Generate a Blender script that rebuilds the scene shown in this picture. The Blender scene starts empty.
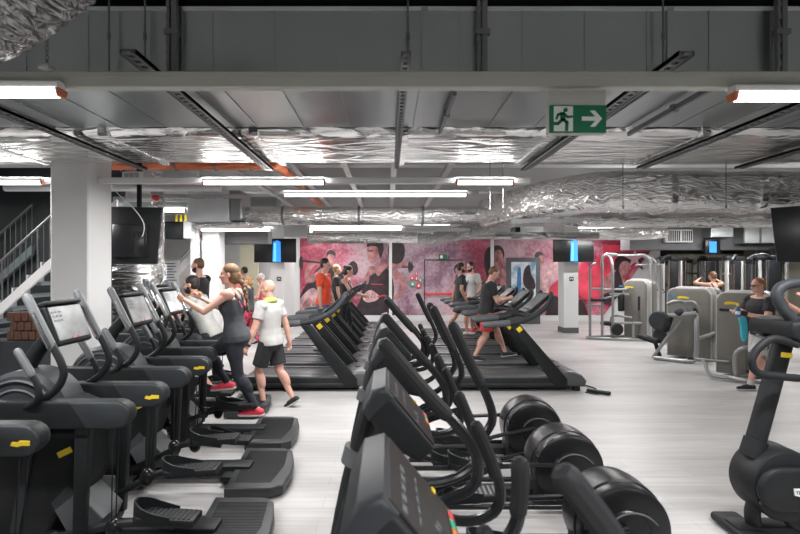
import bpy, bmesh, math, random
from mathutils import Vector, Matrix, Euler
random.seed(7)
SC = bpy.context.scene
COL = SC.collection
PI = math.pi
V = Vector
F_PX, CX, HY, CAMZ = 480.0, 388.0, 268.0, 1.9
def P(px, py, d):
    return V(((px - CX) * d / F_PX, d, CAMZ - (py - HY) * d / F_PX))
def X(px, d): return (px - CX) * d / F_PX
def Z(py, d): return CAMZ - (py - HY) * d / F_PX

# ------------------------------------------------------------------ materials
def nt(name):
    m = bpy.data.materials.new(name); m.use_nodes = True
    t = m.node_tree
    b = t.nodes['Principled BSDF']
    return m, t, b
def mat(name, c, rough=.5, metal=0., var=0., scale=8., bump=0., bscale=60., stretch=(1, 1, 1), spec=.5, rvar=0.):
    m, t, b = nt(name)
    b.inputs['Base Color'].default_value = (*c, 1)
    b.inputs['Roughness'].default_value = rough
    b.inputs['Metallic'].default_value = metal
    b.inputs['Specular IOR Level'].default_value = spec
    if var or bump or rvar:
        tc = t.nodes.new('ShaderNodeTexCoord'); mp = t.nodes.new('ShaderNodeMapping')
        mp.inputs['Scale'].default_value = stretch
        t.links.new(tc.outputs['Object'], mp.inputs['Vector'])
        n = t.nodes.new('ShaderNodeTexNoise'); n.inputs['Scale'].default_value = scale; n.inputs['Detail'].default_value = 5
        t.links.new(mp.outputs[0], n.inputs['Vector'])
        if var:
            r = t.nodes.new('ShaderNodeValToRGB')
            r.color_ramp.elements[0].position = .3; r.color_ramp.elements[1].position = .7
            r.color_ramp.elements[0].color = tuple(max(0, x * (1 - var)) for x in c) + (1,)
            r.color_ramp.elements[1].color = tuple(min(1, x * (1 + var)) for x in c) + (1,)
            t.links.new(n.outputs['Fac'], r.inputs[0]); t.links.new(r.outputs[0], b.inputs['Base Color'])
        if rvar:
            mr = t.nodes.new('ShaderNodeMapRange')
            mr.inputs['To Min'].default_value = max(.02, rough - rvar); mr.inputs['To Max'].default_value = min(1, rough + rvar)
            mr.inputs['From Min'].default_value = .3; mr.inputs['From Max'].default_value = .7
            t.links.new(n.outputs['Fac'], mr.inputs[0]); t.links.new(mr.outputs[0], b.inputs['Roughness'])
        if bump:
            n2 = t.nodes.new('ShaderNodeTexNoise'); n2.inputs['Scale'].default_value = bscale; n2.inputs['Detail'].default_value = 4
            t.links.new(mp.outputs[0], n2.inputs['Vector'])
            bp = t.nodes.new('ShaderNodeBump'); bp.inputs['Strength'].default_value = bump; bp.inputs['Distance'].default_value = .02
            t.links.new(n2.outputs['Fac'], bp.inputs['Height']); t.links.new(bp.outputs[0], b.inputs['Normal'])
    return m
def emit(name, c, s):
    m, t, b = nt(name)
    b.inputs['Base Color'].default_value = (*c, 1)
    b.inputs['Emission Color'].default_value = (*c, 1)
    b.inputs['Emission Strength'].default_value = s
    return m
def foil(name, c=.78, rough=.27, strength=1.0, sc=7., dist=.05, stretch=(.45, 1.2, 1.7)):
    m, t, b = nt(name)
    b.inputs['Metallic'].default_value = 1.0; b.inputs['Roughness'].default_value = rough
    tc = t.nodes.new('ShaderNodeTexCoord'); mp = t.nodes.new('ShaderNodeMapping')
    mp.inputs['Scale'].default_value = stretch
    t.links.new(tc.outputs['Object'], mp.inputs['Vector'])
    def noise(sc_, dt, di):
        n = t.nodes.new('ShaderNodeTexNoise'); n.inputs['Scale'].default_value = sc_; n.inputs['Detail'].default_value = dt; n.inputs['Distortion'].default_value = di
        t.links.new(mp.outputs[0], n.inputs['Vector']); return n
    n = noise(sc, 8, 1.6); n.inputs['Roughness'].default_value = .7
    n.noise_type = 'RIDGED_MULTIFRACTAL'; n.inputs['Offset'].default_value = .8
    big = noise(sc * .22, 2, .3)
    ad = t.nodes.new('ShaderNodeMath'); ad.operation = 'MULTIPLY_ADD'; ad.inputs[1].default_value = 2.0
    t.links.new(big.outputs['Fac'], ad.inputs[0]); t.links.new(n.outputs['Fac'], ad.inputs[2])
    bp = t.nodes.new('ShaderNodeBump'); bp.inputs['Strength'].default_value = strength; bp.inputs['Distance'].default_value = dist
    t.links.new(ad.outputs[0], bp.inputs['Height']); t.links.new(bp.outputs[0], b.inputs['Normal'])
    r = t.nodes.new('ShaderNodeValToRGB')
    r.color_ramp.elements[0].position = .3; r.color_ramp.elements[1].position = .7
    r.color_ramp.elements[0].color = (c * .88, c * .88, c * .88, 1); r.color_ramp.elements[1].color = (c, c * .99, c * .98, 1)
    t.links.new(big.outputs['Fac'], r.inputs[0]); t.links.new(r.outputs[0], b.inputs['Base Color'])
    return m

MT = {}
MT['black'] = mat('black_plastic', (.016, .0175, .019), .5, var=.25, scale=5, spec=.22)
MT['blackgloss'] = mat('black_gloss', (.014, .015, .017), .25, spec=.4)
MT['rubber'] = mat('rubber_black', (.02, .021, .023), .6, spec=.25)
MT['drum'] = mat('drum_black', (.011, .011, .0125), .3, spec=.35)
MT['anth'] = mat('anthracite', (.034, .038, .043), .45, var=.12, scale=4, spec=.25)
MT['grey'] = mat('grey_plastic', (.10, .106, .113), .42, var=.1, spec=.3)
MT['tube'] = mat('grey_tube', (.28, .285, .29), .38, metal=.35)
MT['grip'] = mat('grip_grey', (.13, .138, .146), .5)
MT['chrome'] = mat('chrome', (.62, .62, .62), .22, metal=1.)
MT['taupe'] = mat('taupe_panel', (.175, .168, .15), .5, var=.06)
MT['silver'] = mat('silver_edge', (.5, .5, .49), .4, metal=.3)
MT['yellow'] = mat('yellow_tag', (.85, .62, .03), .5)
MT['screen'] = mat('pale_screen', (.21, .215, .22), .25, var=.3, scale=9)  # pale base stands in for light reflected off the console glass
MT['panel'] = mat('dark_panel', (.03, .028, .027), .35, spec=.25)
MT['white'] = mat('white_print', (.8, .8, .8), .5)
MT['red'] = mat('red_plastic', (.75, .04, .05), .4)
MT['green'] = mat('green_plastic', (.02, .42, .25), .4)
MT['orange'] = mat('orange_plastic', (.85, .22, .03), .4)
MT['wallgrey'] = mat('paint_grey', (.66, .66, .66), .6, var=.03, scale=2, bump=.03, bscale=120)
MT['wallwhite'] = mat('paint_white', (.72, .72, .72), .6, var=.03, scale=2)
MT['walldark'] = mat('paint_dark', (.032, .038, .04), .6, var=.08, scale=1.5)
MT['soffit'] = mat('soffit_grey', (.13, .13, .135), .6, var=.05)
MT['ceil'] = mat('slab_grey', (.42, .42, .42), .8, var=.15, scale=.8, bump=.1, bscale=10)
MT['galv'] = mat('galvanised', (.42, .45, .46), .3, metal=.9, var=.1, scale=1.2, stretch=(1, .4, .4))
MT['galvlight'] = mat('galvanised_light', (.74, .77, .79), .42, metal=.35, var=.1, scale=3)
MT['foil'] = foil('foil_wrap', .96, .24, .8, 8., .013)
MT['foil2'] = foil('foil_wrap_flat', .88, .2, .7, 4., .014, (.35, 1.0, 1.5))
MT['foil3'] = foil('foil_flex', .85, .22, 1.0, 14., .02, (1, 1, 1))
MT['foildark'] = foil('foil_dark', .4, .25, .8, 10., .012, (1, 1, 1))
MT['rail'] = mat('trunking_cream', (.50, .51, .46), .5)
MT['trunkwhite'] = mat('trunking_white', (.72, .72, .71), .5)
MT['strut'] = mat('strut_steel', (.22, .225, .23), .4, metal=.7)
MT['strutlight'] = mat('strut_light', (.55, .56, .57), .42, metal=.6)
MT['copper'] = mat('orange_pipe', (.62, .17, .07), .45, var=.2, scale=6)
MT['lamp'] = emit('lamp_diffuser', (1, .99, .97), 7.0)
MT['signgreen'] = mat('sign_green', (.0, .16, .07), .45)
MT['signwhite'] = mat('sign_white', (.78, .8, .78), .5)
MT['tvblack'] = mat('tv_black', (.012, .013, .015), .28)
MT['tvblue'] = emit('tv_blue', (.03, .25, .85), 1.1)
MT['tvcyan'] = emit('tv_cyan', (.12, .55, .95), 1.2)
MT['brick'] = mat('brown_brick', (.075, .032, .02), .8, var=.5, scale=30)
MT['stairyellow'] = mat('yellow_paint', (.75, .58, .03), .5)
MT['stairstep'] = mat('stair_step', (.16, .19, .20), .6)
MT['belt'] = mat('tread_belt', (.07, .071, .073), .4, spec=.3)
MT['deckgrey'] = mat('deck_edge', (.075, .077, .08), .35, var=.1)
MT['stepmat'] = mat('step_mat', (.035, .037, .04), .4, var=.15, scale=4, spec=.35)
def floor_mat():
    m, t, b = nt('vinyl_floor')
    tc = t.nodes.new('ShaderNodeTexCoord'); mp = t.nodes.new('ShaderNodeMapping'); mp.inputs['Scale'].default_value = (.35, 9, 1)
    t.links.new(tc.outputs['Object'], mp.inputs[0])
    n = t.nodes.new('ShaderNodeTexNoise'); n.inputs['Scale'].default_value = 3.; n.inputs['Detail'].default_value = 6; n.inputs['Roughness'].default_value = .6
    t.links.new(mp.outputs[0], n.inputs['Vector'])
    mp2 = t.nodes.new('ShaderNodeMapping'); mp2.inputs['Scale'].default_value = (.25, 1.4, 1); t.links.new(tc.outputs['Object'], mp2.inputs[0])
    n2 = t.nodes.new('ShaderNodeTexNoise'); n2.inputs['Scale'].default_value = 1.2; n2.inputs['Detail'].default_value = 3
    t.links.new(mp2.outputs[0], n2.inputs['Vector'])
    ad = t.nodes.new('ShaderNodeMath'); ad.operation = 'ADD'; t.links.new(n.outputs['Fac'], ad.inputs[0]); t.links.new(n2.outputs['Fac'], ad.inputs[1])
    r = t.nodes.new('ShaderNodeValToRGB'); r.color_ramp.elements[0].position = .35; r.color_ramp.elements[1].position = .65
    md = t.nodes.new('ShaderNodeMath'); md.operation = 'MULTIPLY'; md.inputs[1].default_value = .5; t.links.new(ad.outputs[0], md.inputs[0])
    r.color_ramp.elements[0].color = (.37, .36, .358, 1); r.color_ramp.elements[1].color = (.57, .558, .555, 1)
    t.links.new(md.outputs[0], r.inputs[0])
    br = t.nodes.new('ShaderNodeTexBrick'); br.inputs['Scale'].default_value = 1.; br.inputs['Brick Width'].default_value = 1.4; br.inputs['Row Height'].default_value = .19
    br.inputs['Mortar Size'].default_value = .003; br.offset = .37
    br.inputs['Color1'].default_value = (1, 1, 1, 1); br.inputs['Color2'].default_value = (.93, .93, .93, 1); br.inputs['Mortar'].default_value = (.8, .8, .8, 1)
    t.links.new(tc.outputs['Object'], br.inputs['Vector'])
    mx = t.nodes.new('ShaderNodeMix'); mx.data_type = 'RGBA'; mx.blend_type = 'MULTIPLY'; mx.inputs[0].default_value = 1
    t.links.new(r.outputs[0], mx.inputs[6]); t.links.new(br.outputs['Color'], mx.inputs[7])
    t.links.new(mx.outputs[2], b.inputs['Base Color']); b.inputs['Roughness'].default_value = .42
    return m
MT['floor'] = floor_mat()
def mural_mat():
    m, t, b = nt('mural_print')
    tc = t.nodes.new('ShaderNodeTexCoord')
    n = t.nodes.new('ShaderNodeTexNoise'); n.inputs['Scale'].default_value = .75; n.inputs['Detail'].default_value = 7; n.inputs['Roughness'].default_value = .6; n.inputs['Distortion'].default_value = .6
    t.links.new(tc.outputs['Object'], n.inputs['Vector'])
    def ramp(els):
        r_ = t.nodes.new('ShaderNodeValToRGB'); e0 = r_.color_ramp.elements
        e0[0].position, e0[0].color = els[0][0], (*els[0][1], 1); e0[1].position, e0[1].color = els[-1][0], (*els[-1][1], 1)
        for p_, c_ in els[1:-1]: e_ = e0.new(p_); e_.color = (*c_, 1)
        return r_
    n2 = t.nodes.new('ShaderNodeTexNoise'); n2.inputs['Scale'].default_value = 9; n2.inputs['Detail'].default_value = 6; n2.inputs['Roughness'].default_value = .7
    t.links.new(tc.outputs['Object'], n2.inputs['Vector'])
    ma = t.nodes.new('ShaderNodeMath'); ma.operation = 'MULTIPLY_ADD'; ma.inputs[1].default_value = .5
    sb = t.nodes.new('ShaderNodeMath'); sb.operation = 'SUBTRACT'; sb.inputs[1].default_value = .25
    t.links.new(n2.outputs['Fac'], ma.inputs[0]); t.links.new(n.outputs['Fac'], sb.inputs[0]); t.links.new(sb.outputs[0], ma.inputs[2])
    red = ramp([(.28, (.10, .012, .025)), (.42, (.30, .035, .07)), (.52, (.50, .10, .16)), (.62, (.58, .28, .33)), (.75, (.66, .50, .53))])
    lil = ramp([(.28, (.12, .07, .10)), (.42, (.30, .17, .23)), (.52, (.46, .33, .39)), (.62, (.55, .44, .48)), (.75, (.64, .57, .59))])
    t.links.new(ma.outputs[0], red.inputs[0]); t.links.new(ma.outputs[0], lil.inputs[0])
    sx_ = t.nodes.new('ShaderNodeSeparateXYZ'); t.links.new(tc.outputs['Object'], sx_.inputs[0])
    mr = t.nodes.new('ShaderNodeMapRange'); mr.inputs['From Min'].default_value = -3.17; mr.inputs['From Max'].default_value = 9.6
    wob = t.nodes.new('ShaderNodeMath'); wob.operation = 'MULTIPLY_ADD'; wob.inputs[1].default_value = 3.0
    t.links.new(n.outputs['Fac'], wob.inputs[0]); t.links.new(sx_.outputs[0], wob.inputs[2])
    of = t.nodes.new('ShaderNodeMath'); of.operation = 'SUBTRACT'; of.inputs[1].default_value = 1.5; t.links.new(wob.outputs[0], of.inputs[0])
    t.links.new(of.outputs[0], mr.inputs[0])
    w0, w1 = (0, 0, 0), (1, 1, 1)
    fx = ramp([(0, w0), (.14, (.15,) * 3), (.22, (.8,) * 3), (.3, w1), (.42, w1), (.47, (.1,) * 3), (.52, (.1,) * 3), (.58, (.8,) * 3), (.68, (.5,) * 3), (.78, w0), (1, w0)])
    t.links.new(mr.outputs[0], fx.inputs[0])
    mx = t.nodes.new('ShaderNodeMix'); mx.data_type = 'RGBA'; t.links.new(fx.outputs[0], mx.inputs[0]); t.links.new(red.outputs[0], mx.inputs[6]); t.links.new(lil.outputs[0], mx.inputs[7])
    t.links.new(mx.outputs[2], b.inputs['Base Color']); b.inputs['Roughness'].default_value = .5
    return m
MT['mural'] = mural_mat()
MT['mdark'] = mat('mural_dark', (.035, .022, .027), .5, var=.5, scale=3)
MT['mskin'] = mat('mural_skin', (.42, .19, .19), .5, var=.6, scale=4)
MT['mpale'] = mat('mural_pale', (.58, .36, .37), .5, var=.5, scale=5)
MT['mred'] = mat('mural_red', (.62, .05, .09), .5, var=.35, scale=2)
MT['mpink'] = mat('mural_pink', (.72, .42, .47), .5, var=.2, scale=2)
MT['mirror'] = mat('mirror_glass', (.36, .37, .36), .06, metal=1.)
MT['skin'] = mat('skin_light', (.60, .36, .27), .5, var=.08, scale=6)
MT['skinpink'] = mat('skin_pink', (.64, .36, .28), .5, var=.08, scale=6)
MT['skintan'] = mat('skin_tan', (.48, .26, .18), .5, var=.08, scale=6)
MT['h_brown'] = mat('hair_brown', (.14, .075, .035), .55, var=.4, scale=30)
MT['h_dark'] = mat('hair_dark', (.022, .017, .014), .55, var=.3, scale=30)
MT['h_ginger'] = mat('hair_ginger', (.36, .13, .05), .6, var=.3, scale=30)
MT['h_blond'] = mat('hair_blond', (.36, .22, .10), .6, var=.3, scale=30)
MT['h_grey'] = mat('hair_white', (.6, .57, .53), .6, var=.2, scale=30)
MT['c_white'] = mat('cloth_white', (.5, .49, .48), .8, var=.08, scale=12, bump=.5, bscale=13)
MT['c_black'] = mat('cloth_black', (.022, .022, .025), .8, var=.2, scale=12, bump=.5, bscale=13)
MT['c_char'] = mat('cloth_charcoal', (.052, .056, .064), .8, var=.15, scale=12, bump=.5, bscale=13)
MT['c_navy'] = mat('cloth_navy', (.016, .019, .028), .75, var=.2, scale=12, bump=.5, bscale=13)
MT['c_red'] = mat('cloth_red', (.72, .06, .06), .8, var=.1, scale=12, bump=.5, bscale=13)
MT['c_orange'] = mat('cloth_orange', (.85, .09, .035), .8, var=.1, scale=12, bump=.5, bscale=13)
MT['c_pink'] = mat('cloth_pink', (.80, .12, .20), .8, var=.1, scale=12, bump=.5, bscale=13)
MT['c_blue'] = mat('cloth_blue', (.06, .20, .42), .8, var=.2, scale=12, bump=.5, bscale=13)
MT['c_lime'] = mat('cloth_lime', (.50, .56, .16), .85, var=.15, scale=20, bump=.5, bscale=13)
MT['c_mustard'] = mat('cloth_mustard', (.36, .20, .05), .85, var=.15, scale=20, bump=.5, bscale=13)
MT['c_grey'] = mat('cloth_grey', (.42, .42, .40), .8, var=.1, scale=12, bump=.5, bscale=13)
MT['c_teal'] = mat('cloth_teal', (.05, .42, .52), .8, var=.15, scale=20, bump=.5, bscale=13)
MT['shoe_red'] = mat('shoe_red', (.80, .05, .09), .6)
MT['eye'] = mat('eye_dark', (.02, .015, .012), .2)
MT['lips'] = mat('lips', (.42, .16, .13), .5)
def leggings_mat():
    m, t, b = nt('cloth_patterned')
    tc = t.nodes.new('ShaderNodeTexCoord'); v = t.nodes.new('ShaderNodeTexVoronoi'); v.inputs['Scale'].default_value = 22
    t.links.new(tc.outputs['Object'], v.inputs['Vector'])
    r = t.nodes.new('ShaderNodeValToRGB'); r.color_ramp.interpolation = 'CONSTANT'
    r.color_ramp.elements[0].color = (.03, .02, .03, 1); r.color_ramp.elements[1].color = (.65, .06, .12, 1); r.color_ramp.elements[1].position = .42
    t.links.new(v.outputs['Distance'], r.inputs[0]); t.links.new(r.outputs[0], b.inputs['Base Color']); b.inputs['Roughness'].default_value = .8
    return m
MT['c_pattern'] = leggings_mat()
def poster_mat():
    m, t, b = nt('poster_print')
    tc = t.nodes.new('ShaderNodeTexCoord'); n = t.nodes.new('ShaderNodeTexNoise'); n.inputs['Scale'].default_value = 2.2; n.inputs['Detail'].default_value = 5
    t.links.new(tc.outputs['Object'], n.inputs['Vector'])
    r = t.nodes.new('ShaderNodeValToRGB')
    r.color_ramp.elements[0].position = .35; r.color_ramp.elements[0].color = (.14, .3, .42, 1); r.color_ramp.elements[1].position = .55; r.color_ramp.elements[1].color = (.72, .76, .8, 1)
    t.links.new(n.outputs['Fac'], r.inputs[0]); t.links.new(r.outputs[0], b.inputs['Base Color']); b.inputs['Roughness'].default_value = .3
    return m
MT['poster'] = poster_mat()

# ------------------------------------------------------------------ mesh collector
def catmull(pts, n=6, closed=False):
    pts = [V(p) for p in pts]
    if len(pts) < 3: return pts
    out = []
    N = len(pts)
    rng = range(N) if closed else range(N - 1)
    for i in rng:
        if closed: p0, p1, p2, p3 = pts[i - 1], pts[i], pts[(i + 1) % N], pts[(i + 2) % N]
        else: p0, p1, p2, p3 = pts[max(0, i - 1)], pts[i], pts[i + 1], pts[min(N - 1, i + 2)]
        for k in range(n):
            t = k / n
            out.append(.5 * ((2 * p1) + (-p0 + p2) * t + (2 * p0 - 5 * p1 + 4 * p2 - p3) * t * t + (-p0 + 3 * p1 - 3 * p2 + p3) * t ** 3))
    if not closed: out.append(pts[-1])
    return out
def frame(d):
    d = V(d).normalized()
    a = V((0, 0, 1)) if abs(d.z) < .95 else V((0, 1, 0))
    u = d.cross(a).normalized(); w = u.cross(d).normalized()
    return d, u, w
class G:
    def __init__(s): s.v = []; s.f = []; s.m = []; s.cur = 0
    def mi(s, i): s.cur = i; return s
    def add(s, vs, fs):
        o = len(s.v); s.v += [tuple(p) for p in vs]; s.f += [[i + o for i in f] for f in fs]; s.m += [s.cur] * len(fs); return s
    def box(s, c, sz, rot=None, bev=0., seg=2):
        bm = bmesh.new(); bmesh.ops.create_cube(bm, size=1)
        for q in bm.verts: q.co = V((q.co.x * sz[0], q.co.y * sz[1], q.co.z * sz[2]))
        if bev > 0: bmesh.ops.bevel(bm, geom=bm.edges[:], offset=min(bev, min(sz) * .49), segments=seg, affect='EDGES', profile=.5)
        M = Matrix.Translation(V(c))
        if rot is not None:
            M = M @ (rot.to_4x4() if isinstance(rot, Matrix) else Euler(rot).to_matrix().to_4x4())
        return s._bm(bm, M)
    def _bm(s, bm, M=None):
        bm.verts.index_update()
        s.add([(M @ q.co if M else q.co) for q in bm.verts], [[q.index for q in f.verts] for f in bm.faces]); bm.free(); return s
    def bb(s, x0, x1, y0, y1, z0, z1, bev=0., seg=2):
        return s.box(((x0 + x1) / 2, (y0 + y1) / 2, (z0 + z1) / 2), (abs(x1 - x0), abs(y1 - y0), abs(z1 - z0)), None, bev, seg)
    def prism(s, poly, a0, a1, axis='y', bev=0., seg=2):
        # poly: 2D points; axis y -> (x,z); axis z -> (x,y); axis x -> (y,z)
        def mk(p, a): return {'y': (p[0], a, p[1]), 'z': (p[0], p[1], a), 'x': (a, p[0], p[1])}[axis]
        bm = bmesh.new(); n = len(poly)
        A = [bm.verts.new(mk(p, a0)) for p in poly]; B = [bm.verts.new(mk(p, a1)) for p in poly]
        bm.faces.new(A); bm.faces.new(B[::-1])
        for i in range(n): bm.faces.new((A[i], B[i], B[(i + 1) % n], A[(i + 1) % n]))
        bmesh.ops.recalc_face_normals(bm, faces=bm.faces[:])
        if bev > 0:
            es = [e for e in bm.edges if (e.verts[0] in A) == (e.verts[1] in A)]
            bmesh.ops.bevel(bm, geom=es, offset=bev, segments=seg, affect='EDGES', profile=.5)
        return s._bm(bm)
    def tube(s, pts, r, seg=10, smooth=6, closed=False, flat=1.0, round_ends=False):
        p = catmull(pts, smooth, closed) if smooth > 1 and len(pts) > 2 else [V(q) for q in pts]
        n = len(p); rr = r if callable(r) else (lambda t: r)
        rings = []; prev = None
        for i in range(n):
            if closed: d = p[(i + 1) % n] - p[i - 1]
            else: d = p[min(n - 1, i + 1)] - p[max(0, i - 1)]
            if d.length < 1e-9: d = V((0, 0, 1))
            d.normalize()
            if prev is None: _, u, w = frame(d)
            else:
                u = prev - d * prev.dot(d); u.normalize(); w = u.cross(d); w.normalize()
            prev = u
            q = rr(i / max(1, n - 1))
            rings.append([p[i] + u * (math.cos(2 * PI * k / seg) * q) + w * (math.sin(2 * PI * k / seg) * q * flat) for k in range(seg)])
        if round_ends and not closed:
            def cap(ring, c, d, q):
                o = []
                for a in (.45, .8):
                    o.append([c + d * (q * math.sin(a * PI / 2)) + (x - c) * math.cos(a * PI / 2) for x in ring])
                return o
            st = cap(rings[0], p[0], (p[0] - p[1]).normalized(), rr(0)); en = cap(rings[-1], p[-1], (p[-1] - p[-2]).normalized(), rr(1))
            rings = st[::-1] + rings + en
        m = len(rings); vs = [x for R in rings for x in R]; fs = []
        for i in range(m if closed else m - 1):
            j = (i + 1) % m
            for k in range(seg): fs.append([i * seg + k, i * seg + (k + 1) % seg, j * seg + (k + 1) % seg, j * seg + k])
        if not closed: fs.append(list(range(seg))[::-1]); fs.append([(m - 1) * seg + k for k in range(seg)])
        return s.add(vs, fs)
    def cyl(s, a, b, r0, r1=None, seg=16):
        a = V(a); b = V(b); r1 = r0 if r1 is None else r1
        _, u, w = frame(b - a)
        A = [a + (u * math.cos(2 * PI * k / seg) + w * math.sin(2 * PI * k / seg)) * r0 for k in range(seg)]
        B = [b + (u * math.cos(2 * PI * k / seg) + w * math.sin(2 * PI * k / seg)) * r1 for k in range(seg)]
        fs = [[k, (k + 1) % seg, seg + (k + 1) % seg, seg + k] for k in range(seg)]
        return s.add(A + B, fs + [list(range(seg))[::-1], [seg + k for k in range(seg)]])
    def lathe(s, c, axis, prof, seg=32):
        # prof: list of (r, t) along axis from centre
        d, u, w = frame(axis); c = V(c); vs = []; fs = []
        for r, t in prof:
            for k in range(seg):
                a = 2 * PI * k / seg; vs.append(c + d * t + (u * math.cos(a) + w * math.sin(a)) * max(r, 1e-5))
        for i in range(len(prof) - 1):
            for k in range(seg): fs.append([i * seg + k, i * seg + (k + 1) % seg, (i + 1) * seg + (k + 1) % seg, (i + 1) * seg + k])
        fs.append(list(range(seg))[::-1]); fs.append([(len(prof) - 1) * seg + k for k in range(seg)])
        return s.add(vs, fs)
    def ell(s, c, r, B=None, seg=14, rings=9):
        c = V(c); B = B or (V((1, 0, 0)), V((0, 1, 0)), V((0, 0, 1)))
        vs = []; fs = []
        for i in range(1, rings):
            th = PI * i / rings
            for k in range(seg):
                a = 2 * PI * k / seg
                vs.append(c + B[0] * (r[0] * math.sin(th) * math.cos(a)) + B[1] * (r[1] * math.sin(th) * math.sin(a)) + B[2] * (r[2] * math.cos(th)))
        t = len(vs); vs.append(c + B[2] * r[2]); b = len(vs); vs.append(c - B[2] * r[2])
        for i in range(rings - 2):
            for k in range(seg): fs.append([i * seg + k, (i + 1) * seg + k, (i + 1) * seg + (k + 1) % seg, i * seg + (k + 1) % seg])
        for k in range(seg):
            fs.append([t, k, (k + 1) % seg]); fs.append([b, (rings - 2) * seg + (k + 1) % seg, (rings - 2) * seg + k])
        return s.add(vs, fs)
    def caps(s, a, b, r0, r1=None, seg=12):
        a = V(a); b = V(b); r1 = r0 if r1 is None else r1
        d, u, w = frame(b - a); vs = []; fs = []
        prof = [(-math.cos(t) * r0, math.sin(t) * r0) for t in (.35, .8, 1.25)] + [(0, r0)]
        L = (b - a).length
        prof += [(L, r1)] + [(L + math.cos(t) * r1, math.sin(t) * r1) for t in (1.25, .8, .35)]
        for t, r in prof:
            for k in range(seg):
                q = 2 * PI * k / seg; vs.append(a + d * t + (u * math.cos(q) + w * math.sin(q)) * r)
        n = len(prof)
        for i in range(n - 1):
            for k in range(seg): fs.append([i * seg + k, i * seg + (k + 1) % seg, (i + 1) * seg + (k + 1) % seg, (i + 1) * seg + k])
        fs.append(list(range(seg))[::-1]); fs.append([(n - 1) * seg + k for k in range(seg)])
        return s.add(vs, fs)
    def mesh(s, name, mats, sharp=.6):
        me = bpy.data.meshes.new(name); me.from_pydata(s.v, [], s.f)
        for m in (mats if isinstance(mats, (list, tuple)) else [mats]): me.materials.append(MT[m] if isinstance(m, str) else m)
        me.polygons.foreach_set('material_index', s.m)
        bm = bmesh.new(); bm.from_mesh(me); bmesh.ops.recalc_face_normals(bm, faces=bm.faces[:]); bm.to_mesh(me); bm.free()
        me.polygons.foreach_set('use_smooth', [True] * len(me.polygons))
        try: me.set_sharp_from_angle(angle=sharp)
        except Exception: pass
        me.update(); return me
def obj(name, g, m, parent=None, loc=(0, 0, 0), rz=0., sharp=.6):
    o = bpy.data.objects.new(name, g.mesh(name, m, sharp)); COL.objects.link(o)
    o.location = loc; o.rotation_euler = (0, 0, rz)
    if parent: o.parent = parent
    return o
def tag(o, label, cat, group=None, kind=None):
    o['label'] = label; o['category'] = cat
    if group: o['group'] = group
    if kind: o['kind'] = kind
    return o
def thing(name, label, cat, loc=(0, 0, 0), rz=0., group=None):
    o = bpy.data.objects.new(name, None); COL.objects.link(o); o.empty_display_size = .1
    o.location = loc; o.rotation_euler = (0, 0, rz); return tag(o, label, cat, group)
def struct(name, g, m, parent=None):
    o = obj(name, g, m, parent)
    if not parent: o['kind'] = 'structure'
    return o
def dup(root, loc, label, rz=None, group=None):
    r = root.copy(); COL.objects.link(r); r.location = loc; r['label'] = label
    if rz is not None: r.rotation_euler = (0, 0, rz)
    if group: r['group'] = group
    for ch in list(root.children):
        c = ch.copy(); COL.objects.link(c); c.parent = r
        for g in list(ch.children):
            d = g.copy(); COL.objects.link(d); d.parent = c
    return r
def text(name, s, size, m, parent, loc, rot, ext=.0008):
    cu = bpy.data.curves.new(name, 'FONT'); cu.body = s; cu.size = size; cu.align_x = 'CENTER'; cu.align_y = 'CENTER'; cu.extrude = ext; cu.resolution_u = 2
    cu.materials.append(MT[m])
    tmp = bpy.data.objects.new(name, cu); COL.objects.link(tmp); dg = bpy.context.evaluated_depsgraph_get(); dg.update()
    me = bpy.data.meshes.new_from_object(tmp.evaluated_get(dg)); bpy.data.objects.remove(tmp); bpy.data.curves.remove(cu)
    o = bpy.data.objects.new(name, me); COL.objects.link(o); o.location = loc; o.rotation_euler = rot; o.parent = parent
    return o
# ------------------------------------------------------------------ the room
YB = 17.3
struct('floor', G().bb(-11, 14.2, -6, YB + .2, -.2, 0), 'floor')
struct('ceiling', G().bb(-11, 14.2, -6, YB + .2, 4.3, 4.5), 'ceil')
struct('wall_back', G().bb(-11, 14.2, YB, YB + .2, 0, 4.3), 'wallwhite')
struct('wall_front', G().bb(-11, 14.2, -6.2, -6, 0, 4.3), mat('front_paint', (.14, .15, .155), .7))
struct('wall_left', G().bb(-11.2, -11, -6, YB + .2, 0, 4.3), 'walldark')
struct('wall_right', G().bb(14.2, 14.4, -6, YB + .2, 0, 4.3), mat('cream_paint', (.60, .57, .46), .6))
struct('wall_stair', G().bb(-10.99, -5.8, 10.4, 10.6, 0, 4.29), 'walldark')
struct('baseboard_back', G().bb(-3.1, 9.4, YB - .06, YB - .035, 0.001, .2), 'wallgrey')
# columns
def column(x0, x1, y0, y1, z1, m='wallgrey', band=0):
    c = struct('column', G().bb(x0, x1, y0, y1, 0, z1, .012, 1), m)
    if band: struct('trim_column', G().bb(x0 - .006, x1 + .006, y0 - .006, y1 + .006, 0.001, band), 'grey')
    return c
column(X(50, 5.2), X(88, 5.2), 5.2, 5.65, 4.29)
column(X(563.5, 14), X(578.5, 14), 14, 14.45, 4.29, band=.16)
column(X(270, 13.7), X(284, 13.7), 13.7, 15.2, 4.29)
column(X(202, 11), X(219, 11), 11, 11.4, 2.86, 'wallwhite')
column(X(190, 10.7), X(197, 10.7), 10.7, 10.85, 4.29, 'wallwhite')
struct('beam_soffit', G().bb(X(219, 11.6), -2.9, 11.6, 12.0, 2.49, 2.8), 'soffit')
struct('beam_soffit', G().bb(X(630, 14.8), 14.19, 14.8, 15.4, 2.46, 3.2), 'soffit')
struct('warm_light_panel', G().bb(X(240, 16.5), X(258, 16.5), 16.5, 16.6, 0, 2.7), mat('warm_light_cream', (.80, .76, .58), .6))  # cream panel colours in the warm light of the room beyond
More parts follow.
